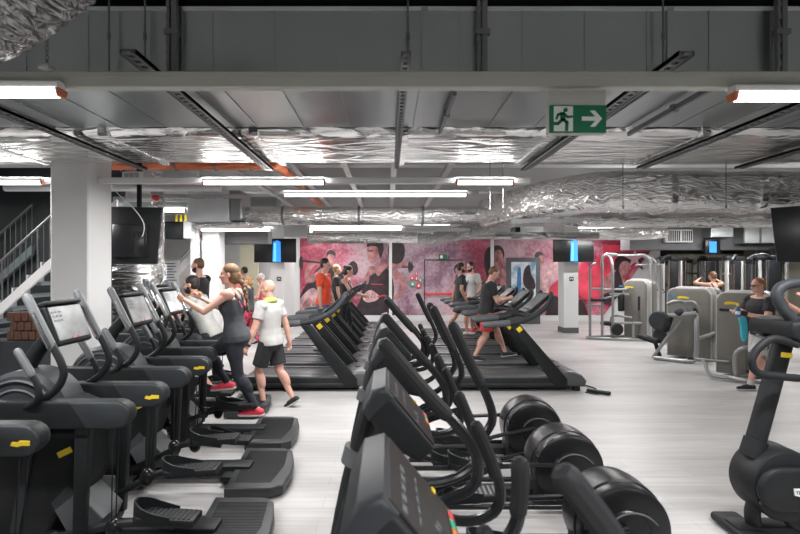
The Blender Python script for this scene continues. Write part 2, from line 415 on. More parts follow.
# stair flights behind the near column
def stair():
    t = thing('staircase', 'dark steel stair with white step edges and bar railings behind the thick grey column', 'staircase', (X(0, 9), 9, 0))
    sl = math.atan2(Z(265, 9) - Z(310, 9), X(50, 9) - X(0, 9)); k = math.tan(sl); z0 = Z(310, 9)
    g = G().prism([(-1.3, z0 - 1.3 * k - .1), (2.2, z0 + 2.2 * k - .1), (2.2, z0 + 2.2 * k + .1), (-1.3, z0 - 1.3 * k + .1)], -.03, .03, 'y')
    obj('stringer', g, 'wallwhite', t)
    for i in range(11):
        x = -1.2 + i * .27; z = z0 + x * k + .18
        s = obj('step', G().bb(x, x + .32, .05, 1.2, z - .1, z - .04), 'stairstep', t)
        obj('nosing', G().bb(x + .02, x + .05, .06, .5, z - .04, z + .10), 'wallwhite', s)
    def rail(y, dz, xa, xb, nm):
        r = obj('handrail', G().tube([(xa, y, z0 + xa * k + dz), (xb, y, z0 + xb * k + dz)], .025, 8, 1), 'strut', t)
        g = G()
        n = int((xb - xa) / .11)
        for i in range(n + 1):
            x = xa + (xb - xa) * i / n; z = z0 + x * k + max(0, dz - .95)
            g.cyl((x, y, z + .1), (x, y, z0 + x * k + dz), .008 if i % 6 else .018, seg=6)
        obj('balusters', g, 'strut', r)
    rail(0, .90, -1.3, 1.6, 'near')
    rail(1.25, 2.43, -2.3, X(32, 10.25) - X(0, 9), 'far')
    obj('upper_stringer', G().prism([(-2.3, z0 - 2.3 * k + 1.35), (-.3, z0 - .3 * k + 1.35), (-.3, z0 - .3 * k + 1.55), (-2.3, z0 - 2.3 * k + 1.55)], 1.2, 1.3, 'y'), 'stairstep', t)
    return t
stair()
t = thing('staircase', 'white stair flight with yellow railing beyond the back of the hanging screen', 'staircase', (X(182, 12.5), 12.5, 0))
g = G().prism([(-.95, .75), (.5, 2.35), (.5, 2.62), (-.95, 1.02)], 0, .9, 'y'); obj('flight', g, 'wallwhite', t)
g = G().prism([(-.95, 1.12), (.5, 2.72), (.5, 2.76), (-.95, 1.16)], .02, .06, 'y'); obj('handrail', g, 'strut', t)
g = G()
for i in range(5): g.bb(-.62 + i * .13, -.57 + i * .13, 1.0, 1.04, 2.95, 3.6)
g.prism([(-.66, 2.82), (-.02, 3.25), (-.02, 3.35), (-.66, 2.92)], 1.0, 1.05, 'y'); g.bb(-.66, .02, 1.0, 1.05, 3.56, 3.63)
obj('railing', g, 'stairyellow', t)
t = thing('notice_sign', 'white notice board with rows of fine grey text below the white stair flight', 'sign', (X(169, 12.2), 12.2, 0))
obj('board', G().bb(-.25, .25, 0, .03, 1.2, 2.1), 'wallwhite', t)
g = G()
for i in range(11): g.bb(-.2, .2 - random.random() * .14, -.003, .001, 2.0 - i * .07, 2.022 - i * .07)
obj('text_lines', g, 'anth', t)
g = G()
for i in range(3):
    for j in range(9):
        g.bb(-.5 + j * .115 + (i % 2) * .05, -.4 + j * .115 + (i % 2) * .05, 0, .2, i * .15 + .005, i * .15 + .145, .01, 1)
o = obj('brick_planter', g, 'brick', None, (X(38, 7.6), 7.6, .752)); tag(o, 'low stack of brown bricks seen behind the front left machines', 'bricks')
o = obj('plinth', G().bb(-.8, .8, 0, .35, 0, .75, .02), 'anth', None, (X(40, 7.6), 7.55, 0)); tag(o, 'dark plinth under the low stack of brown bricks', 'plinth')

# ------------------------------------------------------------------ mural wall
YM = YB - .03
t = thing('wall_mural', 'wide pink and red printed mural of athletes covering the back wall', 'mural', (0, YM, 0))
x0, x1 = X(300, YM), X(656, YM)
g = G().prism([(x0, .2), (X(604, YM), .2), (X(655, YM), Z(244, YM)), (X(655, YM), 3.0), (x0, 3.0)], -.005, .03, 'y'); obj('print', g, 'mural', t)
LAY = [0]
def blob(name, m, pts, closed_smooth=True):
    q = [(X(a, YM), Z(b, YM)) for a, b in pts]
    if closed_smooth: q = [(p.x, p.y) for p in catmull([(a, b, 0) for a, b in q], 4, True)]
    LAY[0] += 1; y = -.006 - LAY[0] * .0005
    g = G().prism(q, y, -.004, 'y'); return obj(name, g, m, t)
def disc(m, px, py, r, ry=None, name='printed_shape'):
    ry = ry or r
    blob(name, m, [(px + r * math.cos(a), py + ry * math.sin(a)) for a in [i * PI / 5 for i in range(10)]])
# left lifter with bar, torso and head
blob('printed_athlete', 'mdark', [(300, 300), (304, 288), (310, 280), (316, 270), (322, 266), (332, 266), (340, 270), (346, 284), (345, 306), (330, 316), (310, 316)])
blob('printed_arm', 'mskin', [(306, 282), (305, 272), (310, 262), (316, 259), (318, 263), (312, 268), (310, 276), (318, 271), (324, 268), (322, 274), (314, 282)])
blob('printed_shoulder', 'mskin', [(318, 272), (324, 266), (330, 266), (328, 272), (322, 278)])
disc('mdark', 331, 254.5, 4.6, 4.6); blob('printed_face', 'mskin', [(327.5, 256), (331, 254), (334.5, 256), (334, 262), (331, 266), (328, 263)])
blob('printed_bar', 'mdark', [(303, 260), (327, 262.5), (327, 264.2), (303, 262)], False); blob('printed_dumbbell', 'mdark', [(349, 264), (353, 261), (357, 264), (358, 271), (355, 275), (350, 274), (347, 269)])
disc('mdark', 301.2, 263, 2, 7)
blob('printed_leg', 'mpale', [(300, 302), (304, 294), (312, 288), (317, 291), (318, 298), (315, 306), (312, 318), (304, 318)])
blob('printed_leg', 'mskin', [(300, 314), (303, 304), (309, 298), (312, 302), (308, 312), (306, 318), (300, 318)])
# central athlete in black vest
blob('printed_athlete', 'mdark', [(356, 318), (360, 300), (364, 284), (370, 276), (378, 272), (386, 268), (392, 276), (394, 290), (393, 304), (394, 318)])
blob('printed_shoulder', 'mskin', [(364, 282), (367, 272), (371, 266), (378, 266), (383, 262), (388, 266), (384, 270), (378, 276), (374, 270), (370, 276), (368, 284)])
blob('printed_arm', 'mskin', [(388, 264), (393, 267), (400, 273), (406, 282), (404, 292), (398, 299), (394, 298), (399, 289), (399, 284), (393, 277)])
blob('printed_face', 'mskin', [(368, 247), (373, 243), (379, 246), (379, 255), (376, 262), (371, 263.5), (368.4, 259), (367, 253)])
blob('printed_hair', 'mdark', [(367, 247), (368, 240.5), (375, 239.5), (382, 241.5), (383.5, 250), (380.5, 258), (378.6, 253), (377, 247), (371, 246)])
blob('printed_brow', 'mdark', [(368, 250.4), (373, 250), (373, 251.2), (368, 251.6)], False)
blob('printed_fist', 'mpale', [(363, 298), (366, 292), (371, 290), (376, 293), (379, 296), (377, 300), (371, 302), (366, 302)])
for f_ in range(4): blob('printed_finger', 'mskin', [(366 + f_ * 3, 293), (367 + f_ * 3, 293), (366 + f_ * 3, 298), (365 + f_ * 3, 298)], False)
blob('printed_band', 'mred', [(371, 283.5), (383, 284), (383, 285), (371, 284.5)], False)
blob('printed_band', 'mred', [(377, 296), (385, 294.5), (385, 296), (377, 297.5)], False)
blob('printed_vest', 'mdark', [(388, 250), (391, 243), (402, 243), (405, 250), (403, 260), (397, 264), (390, 262)])
blob('printed_arm', 'mskin', [(387, 262), (396, 264), (404, 262), (407, 265), (402, 268), (392, 268)])
blob('printed_bar', 'mdark', [(402, 266.6), (414, 266), (414, 267.4), (402, 268)], False); disc('mdark', 409.5, 267, 1.5, 6); disc('mdark', 411.8, 266.8, 1.2, 4.4)
# woman's face beside the poster
blob('printed_hair', 'mdark', [(484, 262), (486, 250), (492, 246), (500, 246), (504, 252), (503, 264), (500, 276), (494, 280), (487, 276)])
blob('printed_face', 'mskin', [(495, 252), (500, 250), (503, 256), (503, 264), (499, 270), (495, 266)])
blob('printed_arm', 'mskin', [(500, 270), (506, 268), (508, 282), (504, 292), (500, 286)])
# figures behind the far column
disc('mdark', 539, 256, 4.4, 4.5); blob('printed_face', 'mskin', [(539, 256), (543, 256), (544, 262), (541, 266), (538, 262)])
blob('printed_arm', 'mpale', [(543, 292), (542, 280), (547, 270), (556, 262), (561, 262), (561, 266), (553, 272), (548, 280), (548, 294)])
blob('printed_vest', 'mred', [(549, 290), (553, 284), (562, 280), (562, 318), (550, 300)])
blob('printed_vest', 'mdark', [(546, 312), (549, 296), (562, 300), (562, 318), (546, 318)])
blob('printed_shirt', 'mred', [(579, 270), (584, 262), (590, 268), (598, 258), (606, 262), (604, 290), (596, 300), (580, 296)])
blob('printed_shadow', 'mdark', [(578, 318), (579, 300), (584, 304), (588, 318)])
blob('printed_field', 'mred', [(604, 245), (650, 245), (622, 284), (604, 296), (600, 270)], False)
blob('printed_star', 'mdark', [(614, 252.5), (632, 252.5), (634.7, 244.6), (637.3, 252.5), (650, 252.5), (639, 260), (643, 270), (634.7, 264), (626, 270), (629, 260)], False)
blob('printed_star', 'mpink', [(617, 253.6), (632.8, 253.6), (634.7, 247.5), (636.6, 253.6), (647, 253.6), (637.5, 260), (641, 267.6), (634.7, 262.4), (628, 267.6), (631, 260)], False)
blob('printed_hair', 'mdark', [(613, 276), (614, 262), (619, 256), (627, 258), (629, 262), (622, 266), (618, 274)])
blob('printed_face', 'mskin', [(619, 266), (624, 261), (629, 263), (630, 269), (626, 275), (620, 278)])
blob('printed_shoulder', 'mskin', [(601, 288), (608, 274), (616, 270), (624, 276), (622, 290), (612, 296), (603, 298)])
blob('printed_vest', 'mdark', [(613, 276), (617, 270), (621, 278), (622, 292), (606, 304), (600, 296), (612, 290)])
# steel posts in front of the mural, an escape door in it
for px in (390.5, 492.5):
    struct('column_post', G().bb(X(px - 1.5, 16.9), X(px + 1.5, 16.9), 16.9, 17.0, 0, 2.95), 'wallwhite')
d = struct('door_1', G().bb(X(424, YM), X(424.8, YM), YM - .05, YM - .022, .25, Z(259.6, YM)).bb(X(424, YM), X(463, YM), YM - .05, YM - .022, Z(260.3, YM), Z(259.5, YM)), 'anth')
obj('push_bar', G().bb(X(427, YM), X(448, YM), YM - .14, YM - .08, Z(294.4, YM), Z(292.8, YM), .01).bb(X(448, YM), X(452, YM), YM - .13, YM - .03, Z(294.8, YM), Z(292.4, YM)).bb(X(424.9, YM), X(427, YM), YM - .13, YM - .03, Z(294.8, YM), Z(292.4, YM)), 'red', d)
g = G().bb(X(438.8, YM), X(447, YM), YM - .05, YM - .028, Z(259.2, YM), Z(254.6, YM)); o = obj('exit_sign', g, 'signgreen'); tag(o, 'small green exit sign over the door in the mural', 'sign')
obj('pictogram', G().bb(X(440, YM), X(442.6, YM), YM - .053, YM - .048, Z(258.4, YM), Z(255.4, YM)), 'signwhite', o)
for i, (px, py, w, h, c, lb) in enumerate([(412, 278, 1.8, 2, 'red', 'red fire notice, upper left of the cluster by the mural door'), (416.2, 273.4, 1.3, 1.6, 'red', 'small red notice topmost of the cluster by the mural door'),
        (416.4, 278.5, 1.2, 2.2, 'red', 'narrow red notice in the middle of the cluster by the mural door'), (420.2, 280.2, 1.2, 2.0, 'green', 'narrow green notice on the right of the cluster by the mural door'),
        (412.4, 284, 2.2, 2.4, 'green', 'round green call point under the red notices by the mural door'), (418.5, 285.6, 2.0, 2.4, 'red', 'square red call point under the green notice by the mural door')]):
    g = G().bb(X(px - w, YM), X(px + w, YM), YM - .06, YM - .028, Z(py + h, YM), Z(py - h, YM), .01)
    o = obj('safety_sign', g, c); tag(o, lb, 'notice', 'safety notices by the mural door')
    obj('symbol', G().bb(X(px - w * .4, YM), X(px + w * .4, YM), YM - .064, YM - .058, Z(py + h * .5, YM), Z(py - h * .5, YM)), 'signwhite', o)
t = thing('poster_stand', 'grey framed stand with a blue and white fitness poster before the mural', 'poster', (X(523.5, 16.2), 16.2, 0))
w = 17 * 16.2 / F_PX
obj('frame', G().bb(-w, w, 0, .1, 0.005, Z(257.5, 16.2), .02), 'grey', t)
obj('poster', G().bb(-w * .72, w * .72, -.008, .02, .75, Z(262, 16.2)), 'poster', t)
obj('printed_figure', G().prism([(p.x, p.y) for p in catmull([(.05, 1.9, 0), (.2, 2.0, 0), (.26, 1.7, 0), (.36, 1.5, 0), (.4, 1.25, 0), (.25, 1.12, 0), (.02, 1.3, 0), (-.02, 1.6, 0)], 4, True)], -.012, .0, 'y'), 'mdark', t)
obj('printed_figure', G().prism([(p.x, p.y) for p in catmull([(-.2, 1.85, 0), (-.1, 1.9, 0), (-.08, 1.4, 0), (-.12, .95, 0), (-.24, .95, 0), (-.22, 1.4, 0)], 4, True)], -.012, .0, 'y'), 'c_blue', t)
# mirrors on the back wall at the right
for i, (a, b, lb) in enumerate(((660, 708, 'tall wall mirror next to the end of the mural'), (709, 756, 'tall wall mirror in the middle of the three behind the cable machines'), (757, 804, 'tall wall mirror farthest from the mural'))):
    o = obj('wall_mirror', G().bb(X(a, YB), X(b, YB), YB - .02, YB - .002, .12, 2.75), 'mirror'); tag(o, lb, 'mirror', 'wall mirrors behind the cable machines')

# ------------------------------------------------------------------ ceiling services
def duct_sweep(g, path, hw, hh, smooth=8, seg=24, e=.55, jit=0., wob=0.):
    p = catmull(path, smooth) if len(path) > 2 else [V(path[0]).lerp(V(path[1]), i / 24) for i in range(25)]
    n = len(p); rings = []
    for i in range(n):
        d = (p[min(n - 1, i + 1)] - p[max(0, i - 1)]).normalized()
        u = d.cross(V((0, 0, 1))).normalized(); w = u.cross(d).normalized()
        k = 1 + random.uniform(-jit, jit); R = []
        for j in range(seg):
            a = 2 * PI * (j + .5) / seg; c, s_ = math.cos(a), math.sin(a)
            q = k + random.uniform(-wob, wob)
            R.append(p[i] + u * (math.copysign(abs(c) ** e, c) * hw * q) + w * (math.copysign(abs(s_) ** e, s_) * hh * q))
        rings.append(R)
    vs = [x for R in rings for x in R]; fs = []
    for i in range(n - 1):
        for j in range(seg): fs.append([i * seg + j, i * seg + (j + 1) % seg, (i + 1) * seg + (j + 1) % seg, (i + 1) * seg + j])
    fs.append(list(range(seg))[::-1]); fs.append([(n - 1) * seg + j for j in range(seg)])
    return g.add(vs, fs)
# big galvanised duct across the near ceiling
t = thing('ceiling_duct', 'wide bare galvanised air duct crossing the whole ceiling in front', 'air duct', (0, 2.9, 3.05))
obj('duct_body', G().bb(-6, 6, 0, 1.02, 0, .41, .006, 1), 'galv', t)
g = G()
for i in range(-12, 13):
    x = i * .375 + .06
    g.bb(x, x + .008, -.006, 1.02, -.008, .41)
for i in range(-3, 4):
    x = i * 1.48 + .22; g.bb(x - .02, x + .02, -.014, 1.03, -.016, .42)
obj('seams', g, 'galv', t)
obj('top_flange', G().bb(-6, 6, -.012, .03, .405, .425), 'galvlight', t)
# flat foil duct behind it
t = thing('ceiling_duct', 'broad flat foil wrapped duct crossing behind the bare galvanised duct', 'air duct', (0, 3.97, 3.0))
g = G(); n = 60
duct_sweep(g, [(-6.5, .575, .22), (6.5, .575, .22)], .575, .22, e=.22, seg=40, jit=.006, wob=.006)
obj('foil_wrap', g, 'foil2', t)
for i in range(-4, 5): obj('foil_tape', G().bb(i * 1.25 + .1, i * 1.25 + .17, -.004, 1.155, -.006, .44), 'foil', t)
# right foil duct with its elbow
t = thing('ceiling_duct', 'fat crinkled foil duct at the upper right that bends away into the room', 'air duct', (0, 0, 0))
g = G(); pp = [(7.5, 5.85, 2.82), (5.5, 5.85, 2.82), (3.9, 5.85, 2.82), (3.1, 5.87, 2.83), (2.6, 6.0, 2.84), (2.2, 6.5, 2.83), (1.92, 7.2, 2.81), (1.72, 7.9, 2.79)]
duct_sweep(g, pp, .27, .235, 10, 26, .5, .025, .02); obj('foil_wrap', g, 'foil', t)
for x in (3.3, 4.35, 5.6): obj('foil_tape', duct_sweep(G(), [(x, 5.85, 2.81), (x + .07, 5.85, 2.81)], .285, .25, 2, 26, .5), 'foil2', t)
t = thing('ceiling_duct', 'round foil duct running level from the galvanised box to the fat elbow', 'air duct', (0, 0, 0))
g = G(); duct_sweep(g, [(X(236, 8), 8, 2.77), (-1, 8, 2.77), (.4, 8, 2.77), (1.7, 8, 2.78)], .17, .15, 12, 20, .9, .03, .02); obj('foil_wrap', g, 'foil', t)
for x in (-1.75, -.5, .55): obj('hanger_band', duct_sweep(G(), [(x, 8, 2.77), (x + .04, 8, 2.77)], .18, .162, 2, 20, .9), 'strut', t)
t = thing('ceiling_duct_box', 'pale galvanised box at the end of the round foil duct', 'duct box', (X(209, 7.6), 7.6, 2.6))
obj('box_body', G().bb(-.34, .31, 0, .6, .03, .55, .01, 1), 'galvlight', t)
obj('flange', G().bb(.30, .50, .04, .56, .06, .54, .02, 1), 'galv', t)
obj('foil_collar', duct_sweep(G(), [(-.3, .3, -.0), (.75, .3, .02)], .2, .05, 8, 16, .8, .06, .08), 'foil3', t)
t = thing('ceiling_duct', 'thin foil duct running under the fat crinkled duct at the right', 'air duct', (0, 0, 0))
g = G(); duct_sweep(g, [(8.5, 7.2, 2.62), (5.5, 7.2, 2.62), (4, 7.2, 2.62), (3.2, 7.2, 2.62), (2.8, 7.5, 2.66)], .13, .115, 12, 16, .9, .04, .03); obj('foil_wrap', g, 'foil', t)
t = thing('ceiling_duct', 'white wrapped round duct low over the left part of the mural', 'air duct', (0, 0, 0))
g = G(); duct_sweep(g, [(X(308, 9), 9, 2.46), (-.8, 9, 2.46), (.0, 9, 2.47), (.55, 9, 2.47)], .11, .1, 10, 16, .9, .03, .02); obj('foil_wrap', g, 'foil', t)
t = thing('ceiling_hose', 'ribbed silver flexible hose bending over the mural door', 'air hose', (0, 0, 0))
g = G(); pts = catmull([(.55, 9, 2.45), (.8, 9, 2.44), (1.1, 9.05, 2.52), (1.5, 9.1, 2.62), (1.9, 9.1, 2.66)], 14)
duct_sweep(g, pts, .12, .12, 1, 16, 1.0, .09, .02) if False else g.tube(pts, lambda q: .115 + .012 * math.sin(q * 190), 16, 3)
obj('hose', g, 'foil3', t)
o = obj('ceiling_duct', G().bb(X(425, 9.3), X(470, 9.3), 9.3, 9.5, 2.42, 2.5, .01).bb(X(470, 9.3), X(600, 9.3), 9.3, 9.5, 2.46, 2.6, .02), 'foil2'); tag(o, 'flat foil duct section above the printed face and the poster stand', 'air duct')
t = thing('ceiling_duct_box', 'small pale galvanised box left of the far column', 'duct box', (X(519, 9.6), 9.5, Z(237, 9.5)))
obj('box_body', G().bb(0, .45, 0, .4, 0, .2, .008, 1), 'galvlight', t); obj('open_end', G().bb(-.1, 0, .01, .39, .005, .195), 'black', t)
t = thing('ceiling_duct_box', 'small galvanised box above the left wall screen', 'duct box', (X(283, 9.6), 9.6, Z(237, 9.6)))
obj('box_body', G().bb(0, .5, 0, .4, 0, .24, .008, 1), 'galvlight', t); obj('flange', G().bb(.49, .53, .03, .37, .02, .22), 'galv', t)
t = thing('ceiling_duct', 'foil duct leading to the white louvred grille at the right', 'air duct', (0, 0, 0))
g = G(); duct_sweep(g, [(X(578, 11), 11, 2.67), (5.4, 11, 2.67), (6, 11, 2.68), (6.35, 11, 2.72)], .15, .13, 10, 16, .8, .04, .03); obj('foil_wrap', g, 'foil', t)
g = G(); g.bb(X(665, 14.7), X(692, 14.7), 14.66, 14.79, Z(242.5, 14.7), Z(229.5, 14.7), .01)
o = obj('vent_grille', g, 'white'); tag(o, 'white louvred air grille on the dark soffit at the right', 'grille')
g = G()
for i in range(11): x = X(667.5 + i * 2.1 + (1.5 if i > 5 else 0), 14.7); g.bb(x, x + .03, 14.645, 14.70, Z(241, 14.7), Z(231, 14.7))
obj('louvres', g, 'anth', o)
for a, b, c, d2, lb in ((709, 731, 226, 237, 'short silver duct box on the soffit right of the grille'), (741, 757, 225, 243, 'narrow silver duct box on the soffit, third from the grille'), (758, 786, 227, 243, 'long silver duct box on the soffit beside the near hanging screen')):
    o = obj('ceiling_duct_box', G().bb(X(a, 14.5), X(b, 14.5), 14.4, 14.79, Z(d2, 14.5), Z(c, 14.5), .01), 'galvlight'); tag(o, lb, 'duct box')
    obj('flange', G().bb(X(a, 14.5) - .02, X(a, 14.5) + .02, 14.38, 14.79, Z(d2, 14.5) - .02, Z(c, 14.5) + .02), 'galv', o)
# orange pipe
o = obj('ceiling_pipe', G().tube([(X(100, 6.6), 6.6, 3.31), (X(200, 6.6), 6.6, 3.31), (X(268, 6.6), 6.6, 3.31), (-1.55, 6.75, 3.34), (-1.5, 7.4, 3.3), (-1.45, 9, 3.25), (-1.4, 12, 3.2)], .065, 12, 8), 'copper')
tag(o, 'orange painted pipe under the ceiling that turns away into the room', 'pipe')
g = G()
for px in (140, 175, 215, 250): g.cyl((X(px, 6.6), 6.6, 3.31), (X(px, 6.6) + .03, 6.6, 3.31), .075)
obj('clamps', g, 'strut', o)
# near foil hose at the upper left corner
t = thing('ceiling_hose', 'dark foil hose sweeping through the upper left corner close by', 'air hose', (0, 0, 0))
pts = [P(-160, 70, 2.1), P(-60, 25, 2.1), P(-8, 2, 2.05), P(50, -42, 2.0), P(120, -100, 1.95)]
g = G(); g.tube(pts, lambda q: .2 + .008 * math.sin(q * 160), 24, 26); obj('hose', g, 'foildark', t)
# perforated strut channels running into the room
def strut(x, y0, y1, z, lb, w=.055, light=False):
    g = G(); L = y1 - y0
    g.bb(-w / 2, -w * .22, 0, L, -.01, .012).bb(w * .22, w / 2, 0, L, -.01, .012)
    g.bb(-w / 2, -w / 2 + .006, 0, L, -.016, .012).bb(w / 2 - .006, w / 2, 0, L, -.016, .012)
    n = int(L / .065)
    for i in range(n + 1): g.bb(-w * .25, w * .25, i * L / n - .016, i * L / n + .016, -.008, .004)
    o = obj('ceiling_strut', g, 'strutlight' if light else 'strut', None, (x, y0, z)); tag(o, lb, 'strut channel', 'slotted channels under the ducts'); return o
strut(-2.62, 2.95, 5.15, 2.965, 'slotted channel under the foil duct ending by the thick column', .07)
strut(-1.28, 2.36, 5.2, 2.965, 'slotted channel second from the left under the two big ducts', .08)
strut(.09, 2.38, 5.1, 2.965, 'slotted channel in the middle of the ceiling, pointing straight away', .05)
strut(1.48, 2.38, 5.2, 2.965, 'slotted channel to the right of the hanging exit sign', .08)
strut(2.68, 2.7, 5.1, 2.965, 'slotted channel under the right hand ceiling lamp', .08)
strut(3.72, 3.5, 5.1, 2.965, 'short slotted channel above the near hanging screen', .08)
for x, a, b, lb in ((.42, 3.02, 3.9, 'thin rail under the galvanised duct right of the middle channel'), (1.98, 2.9, 3.95, 'thin rail under the galvanised duct left of the right lamp')):
    o = obj('thin_rail', G().bb(-.012, .012, a, b, 2.985, 3.02).bb(-.022, .022, a + .4, a + .44, 2.98, 3.03), 'strut', None, (x, 0, 0)); tag(o, lb, 'rail')
# vertical hangers in front of the duct face
def hang(px, lb, dbl=True, y=2.84, z0=2.95, z1=4.29):
    x = X(px, y); g = G()
    if dbl:
        g.bb(-.028, -.012, -.01, .02, z0, z1).bb(.0, .03, -.012, .02, z0, z1)
        for i in range(int((z1 - z0) / .07)): g.bb(-.03, -.01, -.016, -.008, z0 + i * .07, z0 + i * .07 + .03)
        g.bb(-.04, .045, -.02, .02, 3.28, 3.31)
    else: g.cyl((0, 0, z0), (0, 0, z1), .006, seg=8).cyl((0, 0, 3.25), (0, 0, 3.29), .011, seg=6)
    o = obj('ceiling_hanger', g, 'strut', None, (x, y, 0)); tag(o, lb, 'hanger', 'steel hangers in front of the galvanised duct')
hang(172, 'double steel hanger at the left end of the galvanised duct'); hang(482, 'double steel hanger at the middle of the galvanised duct'); hang(781, 'double steel hanger at the right end of the galvanised duct')
hang(408, 'thin threaded rod above the middle slotted channel', False); hang(663, 'thin threaded rod above the exit sign channel', False); hang(145, 'thin threaded rod beside the left double hanger', False); hang(109, 'thin threaded rod nearest the left ceiling lamp', False)
for px, d_, lb in ((490, 5.6, 'thin wire hanger left of the foil elbow, nearer the lamp'), (503, 5.5, 'thin wire hanger touching the foil elbow'), (623, 5.5, 'thin rod in front of the fat foil duct left of its middle'), (726, 5.5, 'thin rod in front of the fat foil duct towards its right end')):
    o = obj('hanger_rod', G().cyl((0, 0, 2.6), (0, 0, 4.29), .005, seg=6).cyl((0, 0, 2.58), (0, 0, 2.62), .014, seg=6), 'strut', None, (X(px, d_), d_, 0)); tag(o, lb, 'hanger rod')
# light trunking rows
def area(x, y, z, sx, sy, w, up=False):
    l = bpy.data.lights.new('fixture_or_fill_light', 'AREA'); l.shape = 'RECTANGLE'; l.size = sx; l.size_y = sy; l.energy = w; l.color = (1, .985, .97)
    o = bpy.data.objects.new('fixture_or_fill_light', l); COL.objects.link(o); o.location = (x, y, z); return o
LW = 62
def lamp(x0, x1, y, z, lb, w=None, hang_h=None):
    t = thing('ceiling_light', lb, 'strip light', ((x0 + x1) / 2, y, z), group='strip lights on the ceiling rails'); h = (x1 - x0) / 2
    obj('housing', G().bb(-h, h, -.03, .03, .035, .075, .006, 1), 'trunkwhite', t)
    obj('diffuser', G().prism([(-.035, .036), (-.02, .0), (.02, .0), (.035, .036)], -h + .02, h - .02, 'x'), 'lamp', t)
    for a in (-h, h - .02): obj('end_cap', G().prism([(-.037, .036), (-.022, -.003), (.022, -.003), (.037, .036)], a, a + .02, 'x'), 'copper', t)
    W = (LW if w is None else w) * (x1 - x0)
    area((x0 + x1) / 2, y, z - .012, x1 - x0, .09, W)
    if y > 5: area((x0 + x1) / 2, y, z + .085, x1 - x0, .06, W * .3, True)  # extra unseen fill light added over the housing, not part of the fixture
def trunk(x0, x1, y, z, lb, m='trunkwhite', h=.07):
    o = obj('light_rail', G().bb(x0, x1, y - .03, y + .03, z, z + h, .006, 1).bb(x0, x1, y - .032, y - .029, z + h * .62, z + h * .68), m); tag(o, lb, 'light rail', 'level rails that carry the strip lights'); return o
trunk(-6, 6, 2.5, 2.83, 'cream ceiling rail nearest the viewer, carrying the exit sign', 'rail', .085)
lamp(-3.3, X(62, 2.45), 2.46, Z(96, 2.45), 'lit strip light at the upper left on the nearest ceiling rail')
lamp(X(732, 2.45), 3.4, 2.46, Z(100, 2.45), 'lit strip light at the upper right on the nearest ceiling rail')
trunk(-8, X(530, 5.4), 5.4, Z(184, 5.4), 'long white rail behind the flat foil duct with lit and unlit stretches')
lamp(X(205, 5.4), X(326, 5.4), 5.33, Z(184.5, 5.33), 'lit strip light over the woman on the second rail')
lamp(X(455, 5.4), X(512, 5.4), 5.33, Z(184.5, 5.33), 'short lit strip light left of the foil elbow on the second rail')
lamp(-5.9, X(48, 5.4), 5.33, Z(184.5, 5.33), 'lit strip light left of the thick column on the second rail')
def traylike(x0, x1, y, z, lb):
    g = G().bb(x0, x1, y - .05, y - .046, z, z + .05).bb(x0, x1, y + .046, y + .05, z, z + .05); n = int((x1 - x0) / .09)
    for i in range(n): x = x0 + i * .09; g.bb(x, x + .05, y - .05, y + .05, z - .003, z + .003)
    o = obj('ceiling_cable_tray', g, 'strutlight'); tag(o, lb, 'cable tray'); return o
traylike(X(275, 6.8), X(478, 6.8), 6.8, 2.94, 'slotted cable tray above the round foil duct')
lamp(X(285, 6.8), X(466, 6.8), 6.71, 2.9, 'lit strip light under the cable tray over the round foil duct', 30)
traylike(X(505, 7), X(565, 7), 6.6, 2.52, 'slotted cable tray below the foil elbow'); traylike(X(405, 8.6), X(470, 8.6), 8.6, 2.56, 'slotted cable tray left of the foil elbow')
trunk(X(200, 10.6), X(277, 10.6), 10.6, Z(229, 10.6), 'short white rail over the dark soffit at the left')
lamp(X(202, 10.6), X(272, 10.6), 10.53, Z(231, 10.53), 'lit strip light over the dark soffit at the left', 34)
trunk(X(306, 12), X(470, 12), 12, Z(228, 12), 'white rail over the mural in the distance')
lamp(X(310, 12), X(402, 12), 11.93, Z(230, 11.93), 'lit strip light over the centre of the mural')
lamp(X(590, 13), X(640, 13), 12.5, 2.95, 'lit strip light over the grey cage at the back right'); lamp(X(724, 13), X(790, 13), 13.0, 3.02, 'lit strip light over the cable machines at the back right')
lamp(X(120, 9), X(186, 9), 9.0, Z(212, 9), 'lit strip light beside the yellow stair railing')
traylike(X(115, 7), X(236, 7), 7.4, 2.98, 'slotted cable tray left of the plenum box'); trunk(X(113, 8), X(190, 8), 8.4, 3.06, 'white rail above the back of the hanging screen')
# lamps that are beyond the frame above and behind the viewer
for x in (-3.6, 1.0, 4.6):
    lamp(x - .9, x + .9, -.4, 2.82, 'lit strip light overhead behind the viewer', 62)
for x, y in ((5.2, 5.0), (8.0, 8.6), (4.5, 9.3), (-7.5, 8.2), (9.5, 12.0), (1.2, 14.6), (-2.2, 15.6), (6.6, 15.6), (-5, 13)):  # extra strip lights added among the ducts to brighten the far ceiling
    lamp(x - .7, x + .7, y, 3.35 if y < 14 else 3.2, 'added strip light up between the ceiling ducts', 60)
